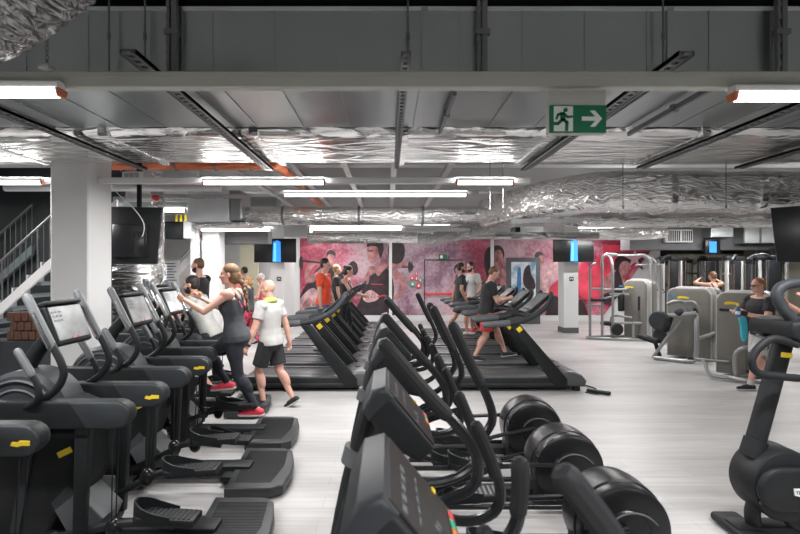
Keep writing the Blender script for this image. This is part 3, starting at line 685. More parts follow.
# rails running into the room under the slab
for x, z, lb in ((-2.6, 3.55, 'pale rail under the slab above the galvanised box'), (-.72, 3.6, 'pale rail under the slab left of the ceiling centre'), (.1, 3.6, 'pale rail under the slab at the ceiling centre'), (.95, 3.45, 'pale rail under the slab behind the foil elbow'), (-1.7, 3.7, 'pale rail under the slab beside the orange pipe')):
    o = obj('slab_rail', G().bb(-.05, .05, 5.4, 16.5, 0, .06), 'strutlight', None, (x, 0, z)); tag(o, lb, 'rail', 'pale rails under the slab')
struct('shade_block', G().bb(-10.9, 13.9, 2.75, 4.2, 3.56, 4.29), mat('shade_dark', (.035, .03, .028), .8))  # dark block added for the shade above the galvanised duct
for y, z in ((8.8, 3.5), (11, 3.35), (14, 3.2)):
    struct('beam', G().bb(-10.9, 13.9, y, y + .3, z + .3, 4.29), 'wallgrey')
o = obj('ceiling_duct', G().bb(-5.4, -2.2, 9.4, 9.9, 3.0, 3.3, .02), 'galv'); tag(o, 'dull grey duct high behind the galvanised box', 'air duct')
o = obj('ceiling_pipe', G().tube([(-5.5, 6.9, 3.05), (-2.4, 6.9, 3.05)], .05, 10, 1), 'galvlight'); tag(o, 'pale pipe below the orange pipe at the left', 'pipe')
o = obj('ceiling_emergency_light', G().bb(-.11, .11, -.04, .04, 0, .1, .01), 'white', None, (X(133, 5.6), 5.6, Z(180.5, 5.6))); tag(o, 'white emergency light box below the orange pipe', 'emergency light')
obj('grid', G().bb(-.08, -.03, -.045, -.03, .02, .08).bb(-.02, .03, -.045, -.03, .02, .08).bb(.04, .09, -.045, -.03, .02, .08), 'c_grey', o)
t = thing('ceiling_alarm', 'small red and grey alarm fitting on the ceiling left of the box', 'alarm', (X(156, 7), 7, 2.96)); obj('base', G().cyl((0, 0, 0), (0, 0, .1), .08), 'galv', t); obj('beacon', G().ell((0, -.02, -.03), (.05, .05, .05)), 'red', t)
# chain that holds the left lamp
t = thing('hanging_chain', 'short chain holding the upper left strip light', 'chain', (X(47, 2.46), 2.46, 2.9))
g = G()
for i in range(14):
    a = (0, .5 * PI)[i % 2]; c = V((0, 0, .03 + i * .024)); g.tube([c + V((math.cos(a) * .007 * math.cos(k), math.sin(a) * .007 * math.cos(k), .016 * math.sin(k))) for k in [j * PI / 4 for j in range(8)]], .0022, 5, 2, True)
obj('links', g, 'strut', t); obj('clip', G().bb(-.028, .028, -.03, .03, 0.012, .04, .005), 'silver', t)
# hanging exit sign
t = thing('exit_sign', 'green sign with running man and white arrow hanging from the cream rail', 'sign', (X(577.5, 2.44), 2.44, 0))
hw = 28.5 * 2.44 / F_PX
obj('housing', G().bb(-hw, hw, .0, .05, Z(133, 2.44), Z(90, 2.44), .003, 1), 'rail', t)
sg = obj('sign_face', G().bb(-hw + .001, hw - .001, -.004, 0, Z(133, 2.44), Z(105.5, 2.44)), 'signgreen', t)
def sx(px): return X(px, 2.44) - X(577.5, 2.44)
def sz(py): return Z(py, 2.44)
obj('white_field', G().bb(sx(553.5), sx(572.5), -.006, -.004, sz(131.5), sz(106.5)), 'signwhite', sg)
g = G()
def lim(pts, w):
    for a, b in zip(pts, pts[1:]):
        a = V((sx(a[0]), sz(a[1]))); b = V((sx(b[0]), sz(b[1]))); d = (b - a).normalized(); n = V((-d.y, d.x)) * w; a = a - d * w * .6; b = b + d * w * .6
        g.prism([tuple(a - n), tuple(b - n), tuple(b + n), tuple(a + n)], -.009, -.0055, 'y')
g.prism([(sx(565 + 2.2 * math.cos(k * PI / 6)), sz(110.5 + 2.2 * math.sin(k * PI / 6))) for k in range(12)], -.009, -.0055, 'y')
lim([(562, 114), (562.5, 120)], .012); lim([(562, 114), (557.5, 115), (556, 119)], .006); lim([(563.5, 114), (567, 117.5), (571.5, 117)], .006)
lim([(562, 120), (557.5, 124), (552.8, 124)], .008); lim([(563, 120), (566.5, 123), (566, 130.5)], .008)
obj('running_man', g, 'signgreen', sg)
g = G(); g.prism([(sx(581.5), sz(117)), (sx(581.5), sz(121)), (sx(595), sz(121)), (sx(589.5), sz(127)), (sx(594.5), sz(127)), (sx(601.5), sz(119)), (sx(594.5), sz(111)), (sx(589.5), sz(111)), (sx(595), sz(117))], -.007, -.0045, 'y')
obj('arrow', g, 'signwhite', sg)

# ------------------------------------------------------------------ screens
def screen(px0, px1, py0, py1, d, lb, bar, depth=.06):
    t = thing('television', lb, 'television', (X((px0 + px1) / 2, d), d, Z(py1, d)))
    w = (px1 - px0) * d / F_PX / 2; h = (py1 - py0) * d / F_PX
    obj('casing', G().bb(-w, w, 0, depth, 0, h, .012), 'tvblack', t)
    a, b = [x * w for x in bar]
    s_ = obj('picture', G().prism([(a, .0 + h * .03), (b, h * .03), (b - .01, h * .86), ((a + b) / 2 + .02, h * .92), (a + .02, h * .86)], -.004, .002, 'y'), 'tvblue', t)
    obj('picture_highlight', G().prism([(a + .03, h * .05), ((a + b) / 2 - .02, h * .05), ((a + b) / 2 - .01, h * .8), (a + .035, h * .8)], -.007, -.003, 'y'), 'tvcyan', s_)
    obj('wall_mount', G().bb(-.15, .15, depth, .28, h * .3, h * .7), 'black', t)
    return t
screen(254, 296, 238.5, 262.5, 13.35, 'wall screen with a bright blue picture on the left column', (-.12, .28))
screen(553.5, 594, 238, 262, 13.6, 'wall screen with a bright blue picture on the far right column', (-.17, .2))
for px, py, d_, w_, h_, lb in ((713, 247, 14.6, 9, 13, 'small bright blue screen above the cable machines'), (779, 256, 14.25, 8, 13, 'small blue screen beside the near hanging screen')):
    o = obj('small_screen', G().bb(X(px - w_ / 2 - 3, d_), X(px + w_ / 2 + 3, d_), d_, d_ + .08, Z(py + h_ / 2 + 1, d_), Z(py - h_ / 2 - 1, d_), .01), 'tvblack'); tag(o, lb, 'television')
    obj('picture', G().bb(X(px - w_ / 2 + 1, d_), X(px + w_ / 2 - 1, d_), d_ - .005, d_ + .01, Z(py + h_ / 2 - 1, d_), Z(py - h_ / 2 + 1, d_)), 'tvblue', o)
# the near screen seen from behind, left
t = thing('television', 'hanging screen seen from behind with a loose white cable, right of the thick column', 'television', (X(135, 6.0), 6.0, 0), .12)
w, za, zb = 23 * 6 / F_PX, Z(264, 6.0), Z(207, 6.0)
obj('back_casing', G().prism([(-w - .22, za), (w - .03, za), (w + .03, zb), (-w - .22, zb)], 0, .05, 'y', .008), 'black', t)
obj('back_bulge', G().bb(-w * .9, w * .55, -.04, .01, za + .08, za + .5, .02), 'tvblack', t)
obj('mount', G().bb(-.02, .14, -.08, -.03, za + .1, za + .4, .01).bb(.0, .05, .055, .09, za + .3, 4.25).bb(-.05, .1, .045, .07, za + .2, za + .5), 'blackgloss', t)
obj('sockets', G().bb(-.02, .02, -.05, -.035, za + .30, za + .33).bb(.04, .07, -.05, -.035, za + .27, za + .36).bb(.1, .13, -.05, -.035, za + .3, za + .34), 'grey', t)
obj('cable', G().tube([(-.3, -.1, Z(181, 6)), (-.15, -.1, Z(196, 6)), (.03, -.1, Z(210, 6)), (.14, -.1, Z(224, 6)), (.12, -.08, Z(236, 6)), (.05, -.05, Z(238, 6))], .0055, 8), 'white', t)
# near screen at the right edge
t = thing('television', 'large dark screen hanging at the right edge, seen edge on', 'television', (X(800, 5.4), 5.4, 0), -.62)
obj('casing', G().prism([(-.2, Z(262, 5.4)), (.75, Z(262, 5.4) - .02), (.75, Z(204, 5.4)), (-.26, Z(206, 5.4))], 0, .06, 'y', .01), 'tvblack', t)
obj('mount', G().bb(.22, .3, .06, .12, 2.2, 4.28), 'black', t)
o = obj('wall_mounted_loudspeaker', G().bb(-.19, .19, 0, .3, 0, .38, .02), 'black', None, (X(174.5, 10.4), 10.35, Z(239, 10.35))); tag(o, 'black wall loudspeaker beside the yellow stair railing', 'loudspeaker')
obj('bracket', G().bb(.19, .36, .05, .25, .02, .4), 'galvlight', o)
o = obj('upright_pipe', G().tube([(X(154, 7), 7.1, .01), (X(154, 7), 7.1, 1.4), (X(155, 7), 7.1, 3.3)], lambda q: .085 + .008 * math.sin(q * 90), 14, 20), 'foil3'); tag(o, 'upright foil wrapped pipe beside the back of the hanging screen', 'pipe')
o = obj('foil_cabinet', G().bb(-.4, .42, 0, .4, 0, 1.97, .02), 'foil2', None, (X(134, 8.7), 8.7, 0)); tag(o, 'foil clad housing below the back of the hanging screen', 'housing')
for px, d_, nm in ((571.3, 14, 'far right column'), (279, 13.7, 'left column below the screen')):
    o = obj('pictogram_sign', G().bb(-.06, .06, -.012, -.001, 0, .12), 'anth', None, (X(px, d_), d_, Z(281, d_))); tag(o, 'small dark square pictogram on the ' + nm, 'sign')
    obj('symbol', G().bb(-.035, .035, -.014, -.011, .07, .09).bb(-.035, -.02, -.014, -.011, .03, .09).bb(.02, .035, -.014, -.011, .03, .09), 'white', o)
# ------------------------------------------------------------------ ellipticals of the left row (users face -x)
def pedal_geo(cx, cy, z, tilt, L=.2, w=.085):
    # shoe shaped tray: toe towards -x
    out = []
    R = Matrix.Rotation(tilt, 4, 'Y'); M = Matrix.Translation(V((cx, cy, z))) @ R
    g = G(); o = G()
    o.prism([(-L, -w * .55), (-L * .8, -w), (L, -w * .9), (L, w * .9), (-L * .8, w), (-L, w * .55)], -.05, .0, 'z', .012, 2)
    # raised toe rim
    path = [(.05, w * .97, .012), (-.06, w, .035), (-.14, w * .9, .06), (-L, w * .45, .08), (-L - .012, 0, .085), (-L, -w * .45, .08), (-.14, -w * .9, .06), (-.06, -w, .035), (.05, -w * .97, .012)]
    p = catmull(path, 4); vs = []; fs = []
    for q in p:
        inn = V((q.x * .93 + .0, q.y * .9, q.z))
        vs += [(q.x, q.y, -.03), (q.x, q.y, q.z), (inn.x, inn.y, q.z), (inn.x, inn.y, -.0)]
    for i in range(len(p) - 1):
        for k in range(3): fs.append([i * 4 + k, i * 4 + k + 1, (i + 1) * 4 + k + 1, (i + 1) * 4 + k])
    fs += [[0, 1, 2, 3], [(len(p) - 1) * 4 + k for k in (3, 2, 1, 0)]]
    o.add(vs, fs)
    r = G()
    for i in range(10): r.bb(-.13 + i * .032, -.115 + i * .032, -w * .75, w * .75, .0, .004)
    for h in (o, r): h.v = [tuple(M @ V(q)) for q in h.v]
    return o, r
def arm_trainer(label, loc, ph=0, near=True):
    t = thing('elliptical_trainer', label, 'exercise machine', loc, 0, 'elliptical trainers of the left row')
    g = G().box((-.02, 0, .09), (1.7, .17, .09), None, .025).bb(-.8, -.66, -.34, .34, .02, .1, .03).bb(-.12, .02, -.3, .3, .03, .11, .03)
    g.bb(.6, .76, -.2, .2, .03, .09, .02)
    obj('base_frame', g, 'black', t)
    m = obj('step_mat', G().prism([(.72, -.44), (1.10, -.44), (1.19, -.37), (1.21, -.12), (1.18, .14), (1.12, .37), (1.04, .44), (.64, .44)], .015, .105, 'z', .02, 3), 'stepmat', t)
    g = G()
    for i in range(34):
        y = -.34 + i * .0206; g.bb(.74 - y * .1, 1.12 - abs(y) * .12, y, y + .008, .104, .1075)
    obj('tread_ridges', g, 'rubber', m)
    # body
    g = G().prism([(-.72, .1), (-.74, .6), (-.68, .95), (-.2, 1.02), (-.02, .95), (.0, .5), (-.06, .36), (-.2, .25), (-.3, .1)], -.15, .15, 'y', .04, 3)
    b = obj('body', g, 'black', t)
    obj('logo_tag', G().box((-.14, -.153, .68), (.10, .008, .04), (0, -.45, 0), .004), 'yellow', b)
    for s in (-1, 1):
        obj('side_strip', G().prism([(-.5, .15), (-.44, .15), (-.30, .95), (-.36, .95)], s * .152, s * .158, 'y'), 'anth', b)
    obj('foot_cover', G().prism([(-.24, .34), (-.12, .47), (.11, .24), (.07, .15), (-.12, .13)], -.15, .10, 'y', .006, 1), 'grey', t)
    # flywheel hood
    h = obj('flywheel_hood', G().lathe((-.46, 0, .90), (0, 1, 0), [(.02, -.155), (.2, -.155), (.28, -.14), (.31, -.10), (.31, .10), (.28, .14), (.2, .155), (.02, .155)], 36), 'anth', t)
    for s in (-1, 1):
        g = G()
        for r in (.13, .19, .25):
            g.tube([(-.46 + r * math.cos(a), s * .152, .90 + r * math.sin(a)) for a in [.2 + i * .35 for i in range(9)]], .011, 6, 3)
        obj('hood_ribs', g, 'grey', h)
    # side arms
    for s in (-1, 1):
        prof = []
        L0, L1, hz = -.74, .36, .088
        for i in range(9): a = -PI / 2 + PI * i / 8; prof.append((L1 - hz + hz * math.cos(a), .965 + hz * math.sin(a)))
        prof += [(L0, .965 + hz), (L0, .965 - hz)]
        a = obj('side_arm', G().prism(prof, s * .24 - .055, s * .24 + .055, 'y', .02, 3), 'black', t)
        pr2 = [(x, z) for x, z in prof[:9]]; pr2 = [(x if i not in (0, 8) else x, .965 + (z - .965) * .93) for i, (x, z) in enumerate(pr2)] + [(-.02, .965 + hz * .93), (.09, .965 - hz * .93)]
        obj('arm_end_panel', G().prism(pr2, s * .24 - .059, s * .24 + .059, 'y', .012, 2), 'anth', a)
        if s > 0: obj('logo_tag', G().prism([(.22, .945), (.23, .965), (.26, .962), (.27, .972), (.325, .97), (.325, .945), (.28, .945), (.26, .938)], s * .24 - .0625, s * .24 + .05, 'y'), 'yellow', a)
        obj('support_post', G().prism([(-.02, .1), (.05, .1), (.09, .9), (.0, .9)], s * .24 - .03, s * .24 + .03, 'y', .01), 'black', t)
        zp = (.28 if (s > 0) == (ph == 0) else .42)
        tl = -.06 if zp > .3 else .05
        g = G().tube([(-.2, s * .22, .14), (.1, s * .22, .14 + (zp - .14) * .5), (.34, s * .22, zp - .03), (.62, s * .22, zp - .045)], .026, 10, 4)
        lk = obj('pedal_lever', g, 'black', t)
        obj('lever_knob', G().ell((.22, s * .22, zp - .07), (.055, .045, .07)), 'blackgloss', lk)
        obj('lever_joint', G().cyl((-.2, s * .22 - .04, .14), (-.2, s * .22 + .04, .14), .045), 'chrome', lk)
        o, r = pedal_geo(.56, s * .2, zp + .02, tl)
        pd = obj('pedal', o, 'black', t); obj('foot_grip', r, 'rubber', pd)
        obj('cable', G().cyl((.22, s * .22 - .02, zp - .02), (.24, s * .24 - .02, .9), .0045, seg=6).cyl((.225, s * .22 + .02, zp - .02), (.26, s * .24 + .02, .9), .0045, seg=6), 'rubber', t)
        # moving handle
        path = [(-.31, s * .25, 1.70), (-.21, s * .25, 1.50), (-.1, s * .25, 1.30), (-.085, s * .25, 1.2), (-.15, s * .25, 1.10), (-.3, s * .25, 1.01), (-.5, s * .2, .95)]
        hd = obj('handle', G().tube(path, .024, 10, 6, round_ends=True), 'black', t)
        obj('grip', G().tube([(-.315, s * .25, 1.71), (-.21, s * .25, 1.5), (-.155, s * .25, 1.39)], .0295, 10, 4, round_ends=True), 'grip', hd)
        obj('grip_insert', G().tube([(-.263, s * .25 - .018, 1.61), (-.21, s * .25 - .02, 1.5), (-.155, s * .25 - .016, 1.395)], .018, 8, 4), 'chrome', hd)
        fx = obj('fixed_handle', G().tube([(-.33, s * .3, 1.36), (-.27, s * .3, 1.26), (-.21, s * .3, 1.15), (-.22, s * .3, 1.06), (-.35, s * .26, 1.0), (-.5, s * .15, .98)], .02, 10, 6, round_ends=True), 'black', t)
        obj('grip', G().tube([(-.335, s * .3, 1.37), (-.28, s * .3, 1.28), (-.25, s * .3, 1.225)], .0255, 10, 3, round_ends=True), 'grip', fx)
    # console
    a = obj('console_arm', G().tube([(-.5, 0, 1.2), (-.42, 0, 1.34), (-.3, 0, 1.47)], .05, 12, 4), 'black', t)
    R = Euler((0, -.38 + PI / 2 * 0, 0)).to_matrix()
    R = Matrix.Rotation(-.36, 3, 'Y')
    cen = V((-.20, 0, 1.52))
    g = G().box(cen + R @ V((-.035, 0, 0)), (.06, .37, .28), R, .02, 3).box(cen + R @ V((-.02, 0, .155)), (.07, .36, .03), R, .012, 2)
    c = obj('console', g, 'black', t)
    obj('screen', G().box(cen + R @ V((-.002, 0, .01)), (.006, .33, .235), R, .002, 1), 'screen', c)
    g = G()
    for i in range(3):
        for k in range(3): g.box(cen + R @ V((.002, -.14 + k * .035, .09 - i * .03)), (.002, .022, .012), R)
    obj('marking', g, 'grey', c)
    g = G()
    for k in range(2): g.box(cen + R @ V((.003, -.02 + k * .06, -.1)), (.004, .03, .014), R)
    obj('button_lettering', g, 'lips', c)
    return t
LT = [(2.40, -2.25, 'left row elliptical trainer nearest the viewer, cut by the picture edge', 0),
      (3.33, -2.0, 'left row elliptical trainer with its pale screen in front of the thick column', 1),
      (4.36, -2.06, 'empty left row elliptical trainer next nearer than the one the woman uses', 0),
      (5.38, -2.2, 'elliptical trainer the woman in grey tank top stands on', 0),
      (6.45, -2.78, 'elliptical trainer used by the bearded man with the mustard neck cloth', 1),
      (7.75, -3.5, 'elliptical trainer at the far end of the left row', 0)]
protos = {}
for d_, x_, lb, ph in LT:
    if ph in protos: dup(protos[ph], (x_, d_, 0), lb)
    else: protos[ph] = arm_trainer(lb, (x_, d_, 0), ph)

# ------------------------------------------------------------------ ellipticals of the centre row (users face -x, round rear drum)
def rear_drum_trainer(label, loc, ph=0, full=True):
    t = thing('cross_trainer', label, 'exercise machine', loc, 0, 'cross trainers of the centre row')
    g = G().box((0, 0, .075), (1.95, .12, .08), None, .02).bb(-1.06, -.92, -.3, .3, .01, .08, .025).bb(.85, .98, -.28, .28, .01, .08, .025)
    obj('base_frame', g, 'black', t)
    m = obj('mast', G().tube([(-1.0, 0, .08), (-.93, 0, .6), (-.86, 0, .98), (-.77, 0, 1.32)], .042, 12, 5, flat=1.5), 'black', t)
    obj('mast_band', G().cyl((-.838, 0, 1.06), (-.82, 0, 1.13), .066, seg=14), 'grey', m)
    obj('foot_cover', G().prism([(-1.02, .1), (-.97, .42), (-.82, .42), (-.5, .12)], -.14, .14, 'y', .03, 2), 'anth', t)
    # console
    ang = math.atan2(.19, .23); R = Matrix.Rotation(-ang, 3, 'Y'); cen = V((-.612, 0, 1.315))
    hb = [(-.0, -.155), (.0, .15), (-.05, .175), (-.125, .14), (-.14, .0), (-.09, -.16)]
    poly = []
    for a, b in hb:
        q = cen + R @ V((a, 0, b)); poly.append((q.x, q.z))
    c = obj('console', G().prism(poly, -.195, .195, 'y', .022, 3), 'black', t)
    obj('console_top_sheen', G().prism([((cen + R @ V((a_, 0, b_))).x, (cen + R @ V((a_, 0, b_))).z) for a_, b_ in ((.003, .10), (.003, .157), (-.05, .18), (-.128, .143), (-.135, .09))], -.198, .198, 'y', .022, 3), 'anth', c)  # lighter piece paints in the reflection along the housing top
    obj('screen', G().box(cen + R @ V((.002, 0, 0)), (.006, .36, .28), R, .002, 1), 'panel', c)
    g = G()
    for k in range(5): g.box(cen + R @ V((.006, -.15 + .05 * k, .09)), (.003, .028, .016), R)
    for k in range(5): g.box(cen + R @ V((.006, -.12 + .05 * k, .035)), (.003, .03, .007), R)
    for k in range(6): g.box(cen + R @ V((.006, -.16 + .028 * k, -.035 - (k % 2) * .012)), (.003, .018, .018), R)
    obj('lettering', g, 'grip', c)
    for i, (cn, y) in enumerate((('red', .02), ('green', .07), ('orange', .12))):
        obj('button', G().box(cen + R @ V((.008, .13 - i * .045, -.118)), (.006, .036, .02), R, .002, 1), cn, c)
    obj('button', G().box(cen + R @ V((.008, .165, -.05)), (.006, .022, .016), R, .002, 1), 'yellow', c)
    for s in (-1, 1):
        back = (s > 0) == (ph == 0)
        if ph == 2: back = True
        dx = .40 if back else 0; dz = -.09 if back else 0
        ys = s * .285
        path = [(-.70 + dx, ys, 1.60 + dz), (-.57 + dx, ys, 1.45 + dz), (-.43 + dx, ys, 1.30 + dz), (-.37 + dx, ys, 1.19 + dz), (-.39 + dx, ys, 1.09 + dz), (-.52 + dx * .8, ys, 1.02 + dz), (-.68 + dx * .5, ys, .86 + dz * .5), (-.70 + dx * .2, ys, .6), (-.66, ys * .9, .32)]
        if back: path[0:4] = [(-.37, ys, 1.60), (-.30, ys, 1.44), (-.22, ys, 1.28), (-.19, ys, 1.16)]; path[4] = (-.24, ys, 1.05)
        if ph == 2: path[0:6] = [(-.36, ys, 1.50), (-.30, ys, 1.42), (-.24, ys, 1.30), (-.24, ys, 1.2), (-.34, ys, 1.1), (-.5, ys, 1.0)] if s < 0 else [(-.29, ys, 1.29), (-.30, ys, 1.22), (-.31, ys, 1.13), (-.36, ys, 1.05), (-.44, ys, .98), (-.55, ys, .92)]
        h = obj('moving_handle', G().tube(path, .0215, 10, 6, round_ends=True), 'blackgloss', t)
        obj('grip', G().tube([V(path[0]) + V((-.01, 0, .012)), path[1], V(path[1]).lerp(V(path[2]), .6)], .028, 10, 4, round_ends=True), 'rubber', h)
        fixed = [(-.36, s * .22, 1.29), (-.31, s * .22, 1.17), (-.27, s * .22, 1.05), (-.30, s * .22, .96), (-.42, s * .18, .91), (-.6, s * .1, .93), (-.83, s * .05, 1.0)]
        if ph == 2: fixed = [V(p_) + V((-.06, 0, -.16)) if i_ < 5 else V(p_) for i_, p_ in enumerate(fixed)]
        f = obj('fixed_handle', G().tube(fixed, .021, 10, 6, round_ends=True), 'blackgloss', t)
        obj('grip', G().tube([fixed[0], fixed[1], V(fixed[1]).lerp(V(fixed[2]), .5)], .026, 10, 3, round_ends=True), 'rubber', f)
        zp = .40 if (s > 0) == (ph != 1) else .27
        xp = -.12 if s > 0 else -.02
        rail = obj('pedal_rail', G().tube([(-.62, s * .2, .34), (xp, s * .19, zp - .06), (.45, s * .19, (zp + .4) / 2 - .04), (.72, s * .21, .36)], .019, 10, 4), 'blackgloss', t)
        obj('rail_joint', G().cyl((-.62, s * .2 - .05, .34), (-.62, s * .2 + .05, .34), .045), 'black', rail)
        o, r = pedal_geo(xp, s * .19, zp, -.05)
        p = obj('pedal', o, 'black', t); obj('foot_grip', r, 'grip', p)
        obj('floor_rail', G().cyl((-.5, s * .24, .06), (.7, s * .24, .06), .022), 'blackgloss', t)
    # rear drum
    prof = [(.02, -.185), (.13, -.185), (.135, -.178), (.235, -.176), (.255, -.165), (.262, -.15), (.262, -.085), (.272, -.075), (.275, .02), (.272, .085), (.262, .09), (.262, .15), (.25, .17), (.2, .18), (.02, .18)]
    dr = obj('drum_housing', G().lathe((.73, 0, .31), (0, 1, 0), [(r_ * 1.05, t_) for r_, t_ in prof], 48), 'drum', t)
    g = G()
    g.tube([(.72 + r * math.cos(a), -.186, .3 + r * math.sin(a)) for a, r in [(2.6 - i * .28, .12 + .0012 * i * i) for i in range(9)]] , .007, 6, 3)
    obj('drum_swirl', g, 'grey', dr)
    obj('drum_base', G().prism([(.46, .02), (.98, .02), (.94, .3), (.5, .3)], -.13, .13, 'y', .02), 'black', t)
    obj('crank_slot', G().bb(.47, .53, -.182, -.12, .34, .42), 'blackgloss', dr)
    return t
CT = [(1.17, 'centre row cross trainer nearest the viewer, with coloured buttons on its console', 2),
      (2.06, 'centre row cross trainer second from the viewer, behind the nearest console', 0),
      (3.04, 'centre row cross trainer whose big drum is the nearest of three in view', 0),
      (3.94, 'centre row cross trainer whose drum is the middle of three in view', 1),
      (4.84, 'centre row cross trainer whose drum is the farthest of three in view', 0)]
pc = {}
for d_, lb, ph in CT:
    if ph in pc: dup(pc[ph], (.70, d_, 0), lb)
    else: pc[ph] = rear_drum_trainer(lb, (.70, d_, 0), ph)

# ------------------------------------------------------------------ treadmills (front at +x)
def treadmill(label, loc):
    global NEAR_TAG
    t = thing('treadmill', label, 'treadmill', loc, 0, 'treadmills of the two facing rows')
    obj('deck', G().prism([(-1.05, .06), (-1.06, .17), (-1.0, .215), (.62, .215), (.8, .06)], -.42, .42, 'y', .02, 2), 'black', t)
    obj('deck_trim', G().bb(-1.03, .6, -.425, .425, .10, .13, .004, 1), 'anth', t)
    obj('belt', G().bb(-1.0, .55, -.27, .27, .2, .222, .008), 'belt', t)
    for s in (-1, 1): obj('side_rail', G().bb(-1.02, .62, s * .35 - .065, s * .35 + .065, .2, .235, .012), 'deckgrey', t)
    obj('motor_hood', G().prism([(.5, .07), (.5, .235), (.62, .30), (.82, .31), (.98, .25), (1.05, .16), (1.03, .07)], -.42, .42, 'y', .05, 4), 'deckgrey', t)
    obj('hood_badge', G().cyl((.72, 0, .300), (.72, 0, .316), .05), 'anth', t)
    for s in (-1, 1):
        p = obj('upright', G().prism([(.54, .1), (.74, .1), (.74, .2), (.02, 1.03), (-.14, 1.03)], s * .40 - .04, s * .40 + .04, 'y', .018, 2), 'black', t)
        if s < 0: NEAR_TAG = obj('logo_tag', G().box((.0, -.443, .96), (.075, .008, .075), (0, math.atan2(.82, .72), 0), .004), 'yellow', p)
        else: obj('logo_tag', G().box((.05, .355, .91), (.085, .008, .085), (0, math.atan2(.82, .72), 0), .004), 'yellow', p)
        hr = obj('handrail', G().tube([(-.52, s * .40, 1.02), (-.3, s * .40, 1.04), (-.02, s * .40, 1.07), (.22, s * .39, 1.15), (.4, s * .37, 1.27), (.52, s * .33, 1.42), (.55, s * .26, 1.5)], lambda q: .048 - .014 * q, 12, 6, round_ends=True), 'anth', t)
        obj('rail_pad', G().tube([(-.52, s * .40, 1.022), (-.3, s * .40, 1.041), (-.15, s * .40, 1.053)], .0505, 12, 4, round_ends=True), 'grey', hr)
        obj('foot', G().bb(.86, .96, s * .33 - .04, s * .33 + .04, .0, .075, .01).bb(-.98, -.88, s * .33 - .04, s * .33 + .04, .0, .065, .01), 'rubber', t)
    obj('crossbar', G().tube([(.1, -.39, 1.11), (.2, -.2, 1.13), (.22, 0, 1.13), (.2, .2, 1.13), (.1, .39, 1.11)], .03, 10, 4), 'black', t)
    R = Matrix.Rotation(math.atan2(.34, .30), 3, 'Y'); cen = V((.39, 0, 1.34))
    c = obj('console', G().box(cen, (.44, .50, .06), Matrix.Rotation(-math.atan2(.30, .36), 3, 'Y'), .02, 3), 'black', t)
    R = Matrix.Rotation(-math.atan2(.30, .36), 3, 'Y')
    obj('screen', G().box(cen + R @ V((.01, 0, .031)), (.36, .44, .004), R), 'screen', c)
    g = G()
    for i in range(3):
        for k in range(4): g.box(cen + R @ V((-.1 + i * .04, -.17 + k * .11, .034)), (.02, .06, .002), R)
    obj('marking', g, 'anth', c)
    obj('reading_ledge', G().box(cen + R @ V((-.235, 0, .03)), (.05, .42, .03), R, .01), 'grey', c)
    return t
words = ['nearest', 'second', 'third', 'fourth', 'fifth', 'sixth', 'seventh']
tm = None
for i in range(7):
    lb = ('nearest' if i == 0 else words[i] + ' from the viewer') + ' of the treadmills in the row behind the man in white'
    if i == 2: lb = 'treadmill the man in the orange T-shirt stands on, third in its row'
    if i == 3: lb = 'treadmill the woman in black vest stands on, fourth in its row'
    loc = (-1.21, 7.78 + i * 1.02, 0)
    if tm is None: tm = treadmill(lb, loc)
    else: dup(tm, loc, lb)
rl = ['empty treadmill nearest the viewer in the row towards the mural poster', 'treadmill the man in red shorts walks on', 'empty treadmill just beyond the man in red shorts', 'fourth treadmill from the viewer in the row towards the mural poster', 'treadmill under the two talking walkers, nearer one', 'treadmill farthest away in the row towards the mural poster']
for i in range(6): dup(tm, (2.01 + .0 * i, 7.78 + i * 1.02, 0), rl[i])
bpy.data.objects.remove(NEAR_TAG)
o = obj('power_cord', G().tube([(3.0, 7.3, .012), (3.12, 7.2, .012), (3.2, 7.28, .012), (3.1, 7.38, .012), (3.25, 7.5, .012), (3.15, 7.8, .012)], .01, 6, 6), 'rubber'); tag(o, 'black power cord curling on the floor at the nose of the nearest treadmill', 'cord')
o = obj('floor_bracket', G().box((3.18, 7.25, .03), (.34, .07, .05), (0, 0, -.6), .015), 'black'); tag(o, 'black levelling foot bar on the floor before the nearest treadmill nose', 'bracket')

# ------------------------------------------------------------------ stationary bike at the right edge
t = thing('exercise_bike', 'black exercise bike with round drum and looped handles at the right edge', 'exercise machine', (2.74, 3.42, 0))
prof = [(.02, -.15), (.2, -.15), (.235, -.14), (.245, -.12), (.245, .09), (.235, .11), (.2, .12), (.02, .12)]
d = obj('drum_housing', G().lathe((0, 0, .40), (0, 1, 0), prof, 48), 'black', t)
g = G(); P8 = []
for i in range(9): a = PI / 2 + PI * i / 8; P8.append((-.09 + .15 * math.cos(a), .4 + .15 * math.sin(a)))
for i in range(9): a = -PI / 2 + PI * i / 8; P8.append((.36 + .15 * math.cos(a), .4 + .15 * math.sin(a)))
obj('crank_cover', g.prism(P8, -.20, -.14, 'y', .03, 3), 'black', d)
lp = obj('brand_plate', G().prism([(-.015, .375), (-.02, .42), (.2, .42), (.2, .365), (.03, .365)], -.207, -.198, 'y'), 'white', d)
obj('bolt', G().cyl((-.17, -.155, .5), (-.17, -.145, .5), .01).cyl((-.2, -.155, .3), (-.2, -.145, .3), .01), 'grey', d)
m = obj('mast', G().cyl((-.14, 0, .60), (.10, 0, 1.46), .064, .06, 28), 'black', t)
obj('mast_collar', G().cyl((-.152, 0, .56), (-.118, 0, .68), .078, .074, 28), 'black', m)
obj('logo_tag', G().box((.05, -.062, 1.29), (.075, .014, .035), (0, .1, 0), .004), 'yellow', m)
c = obj('console', G().prism([(-.03, 1.49), (-.02, 1.53), (.1, 1.55), (.34, 1.53), (.4, 1.33), (.1, 1.36), (-.02, 1.43)], -.2, .2, 'y', .03, 3), 'black', t)
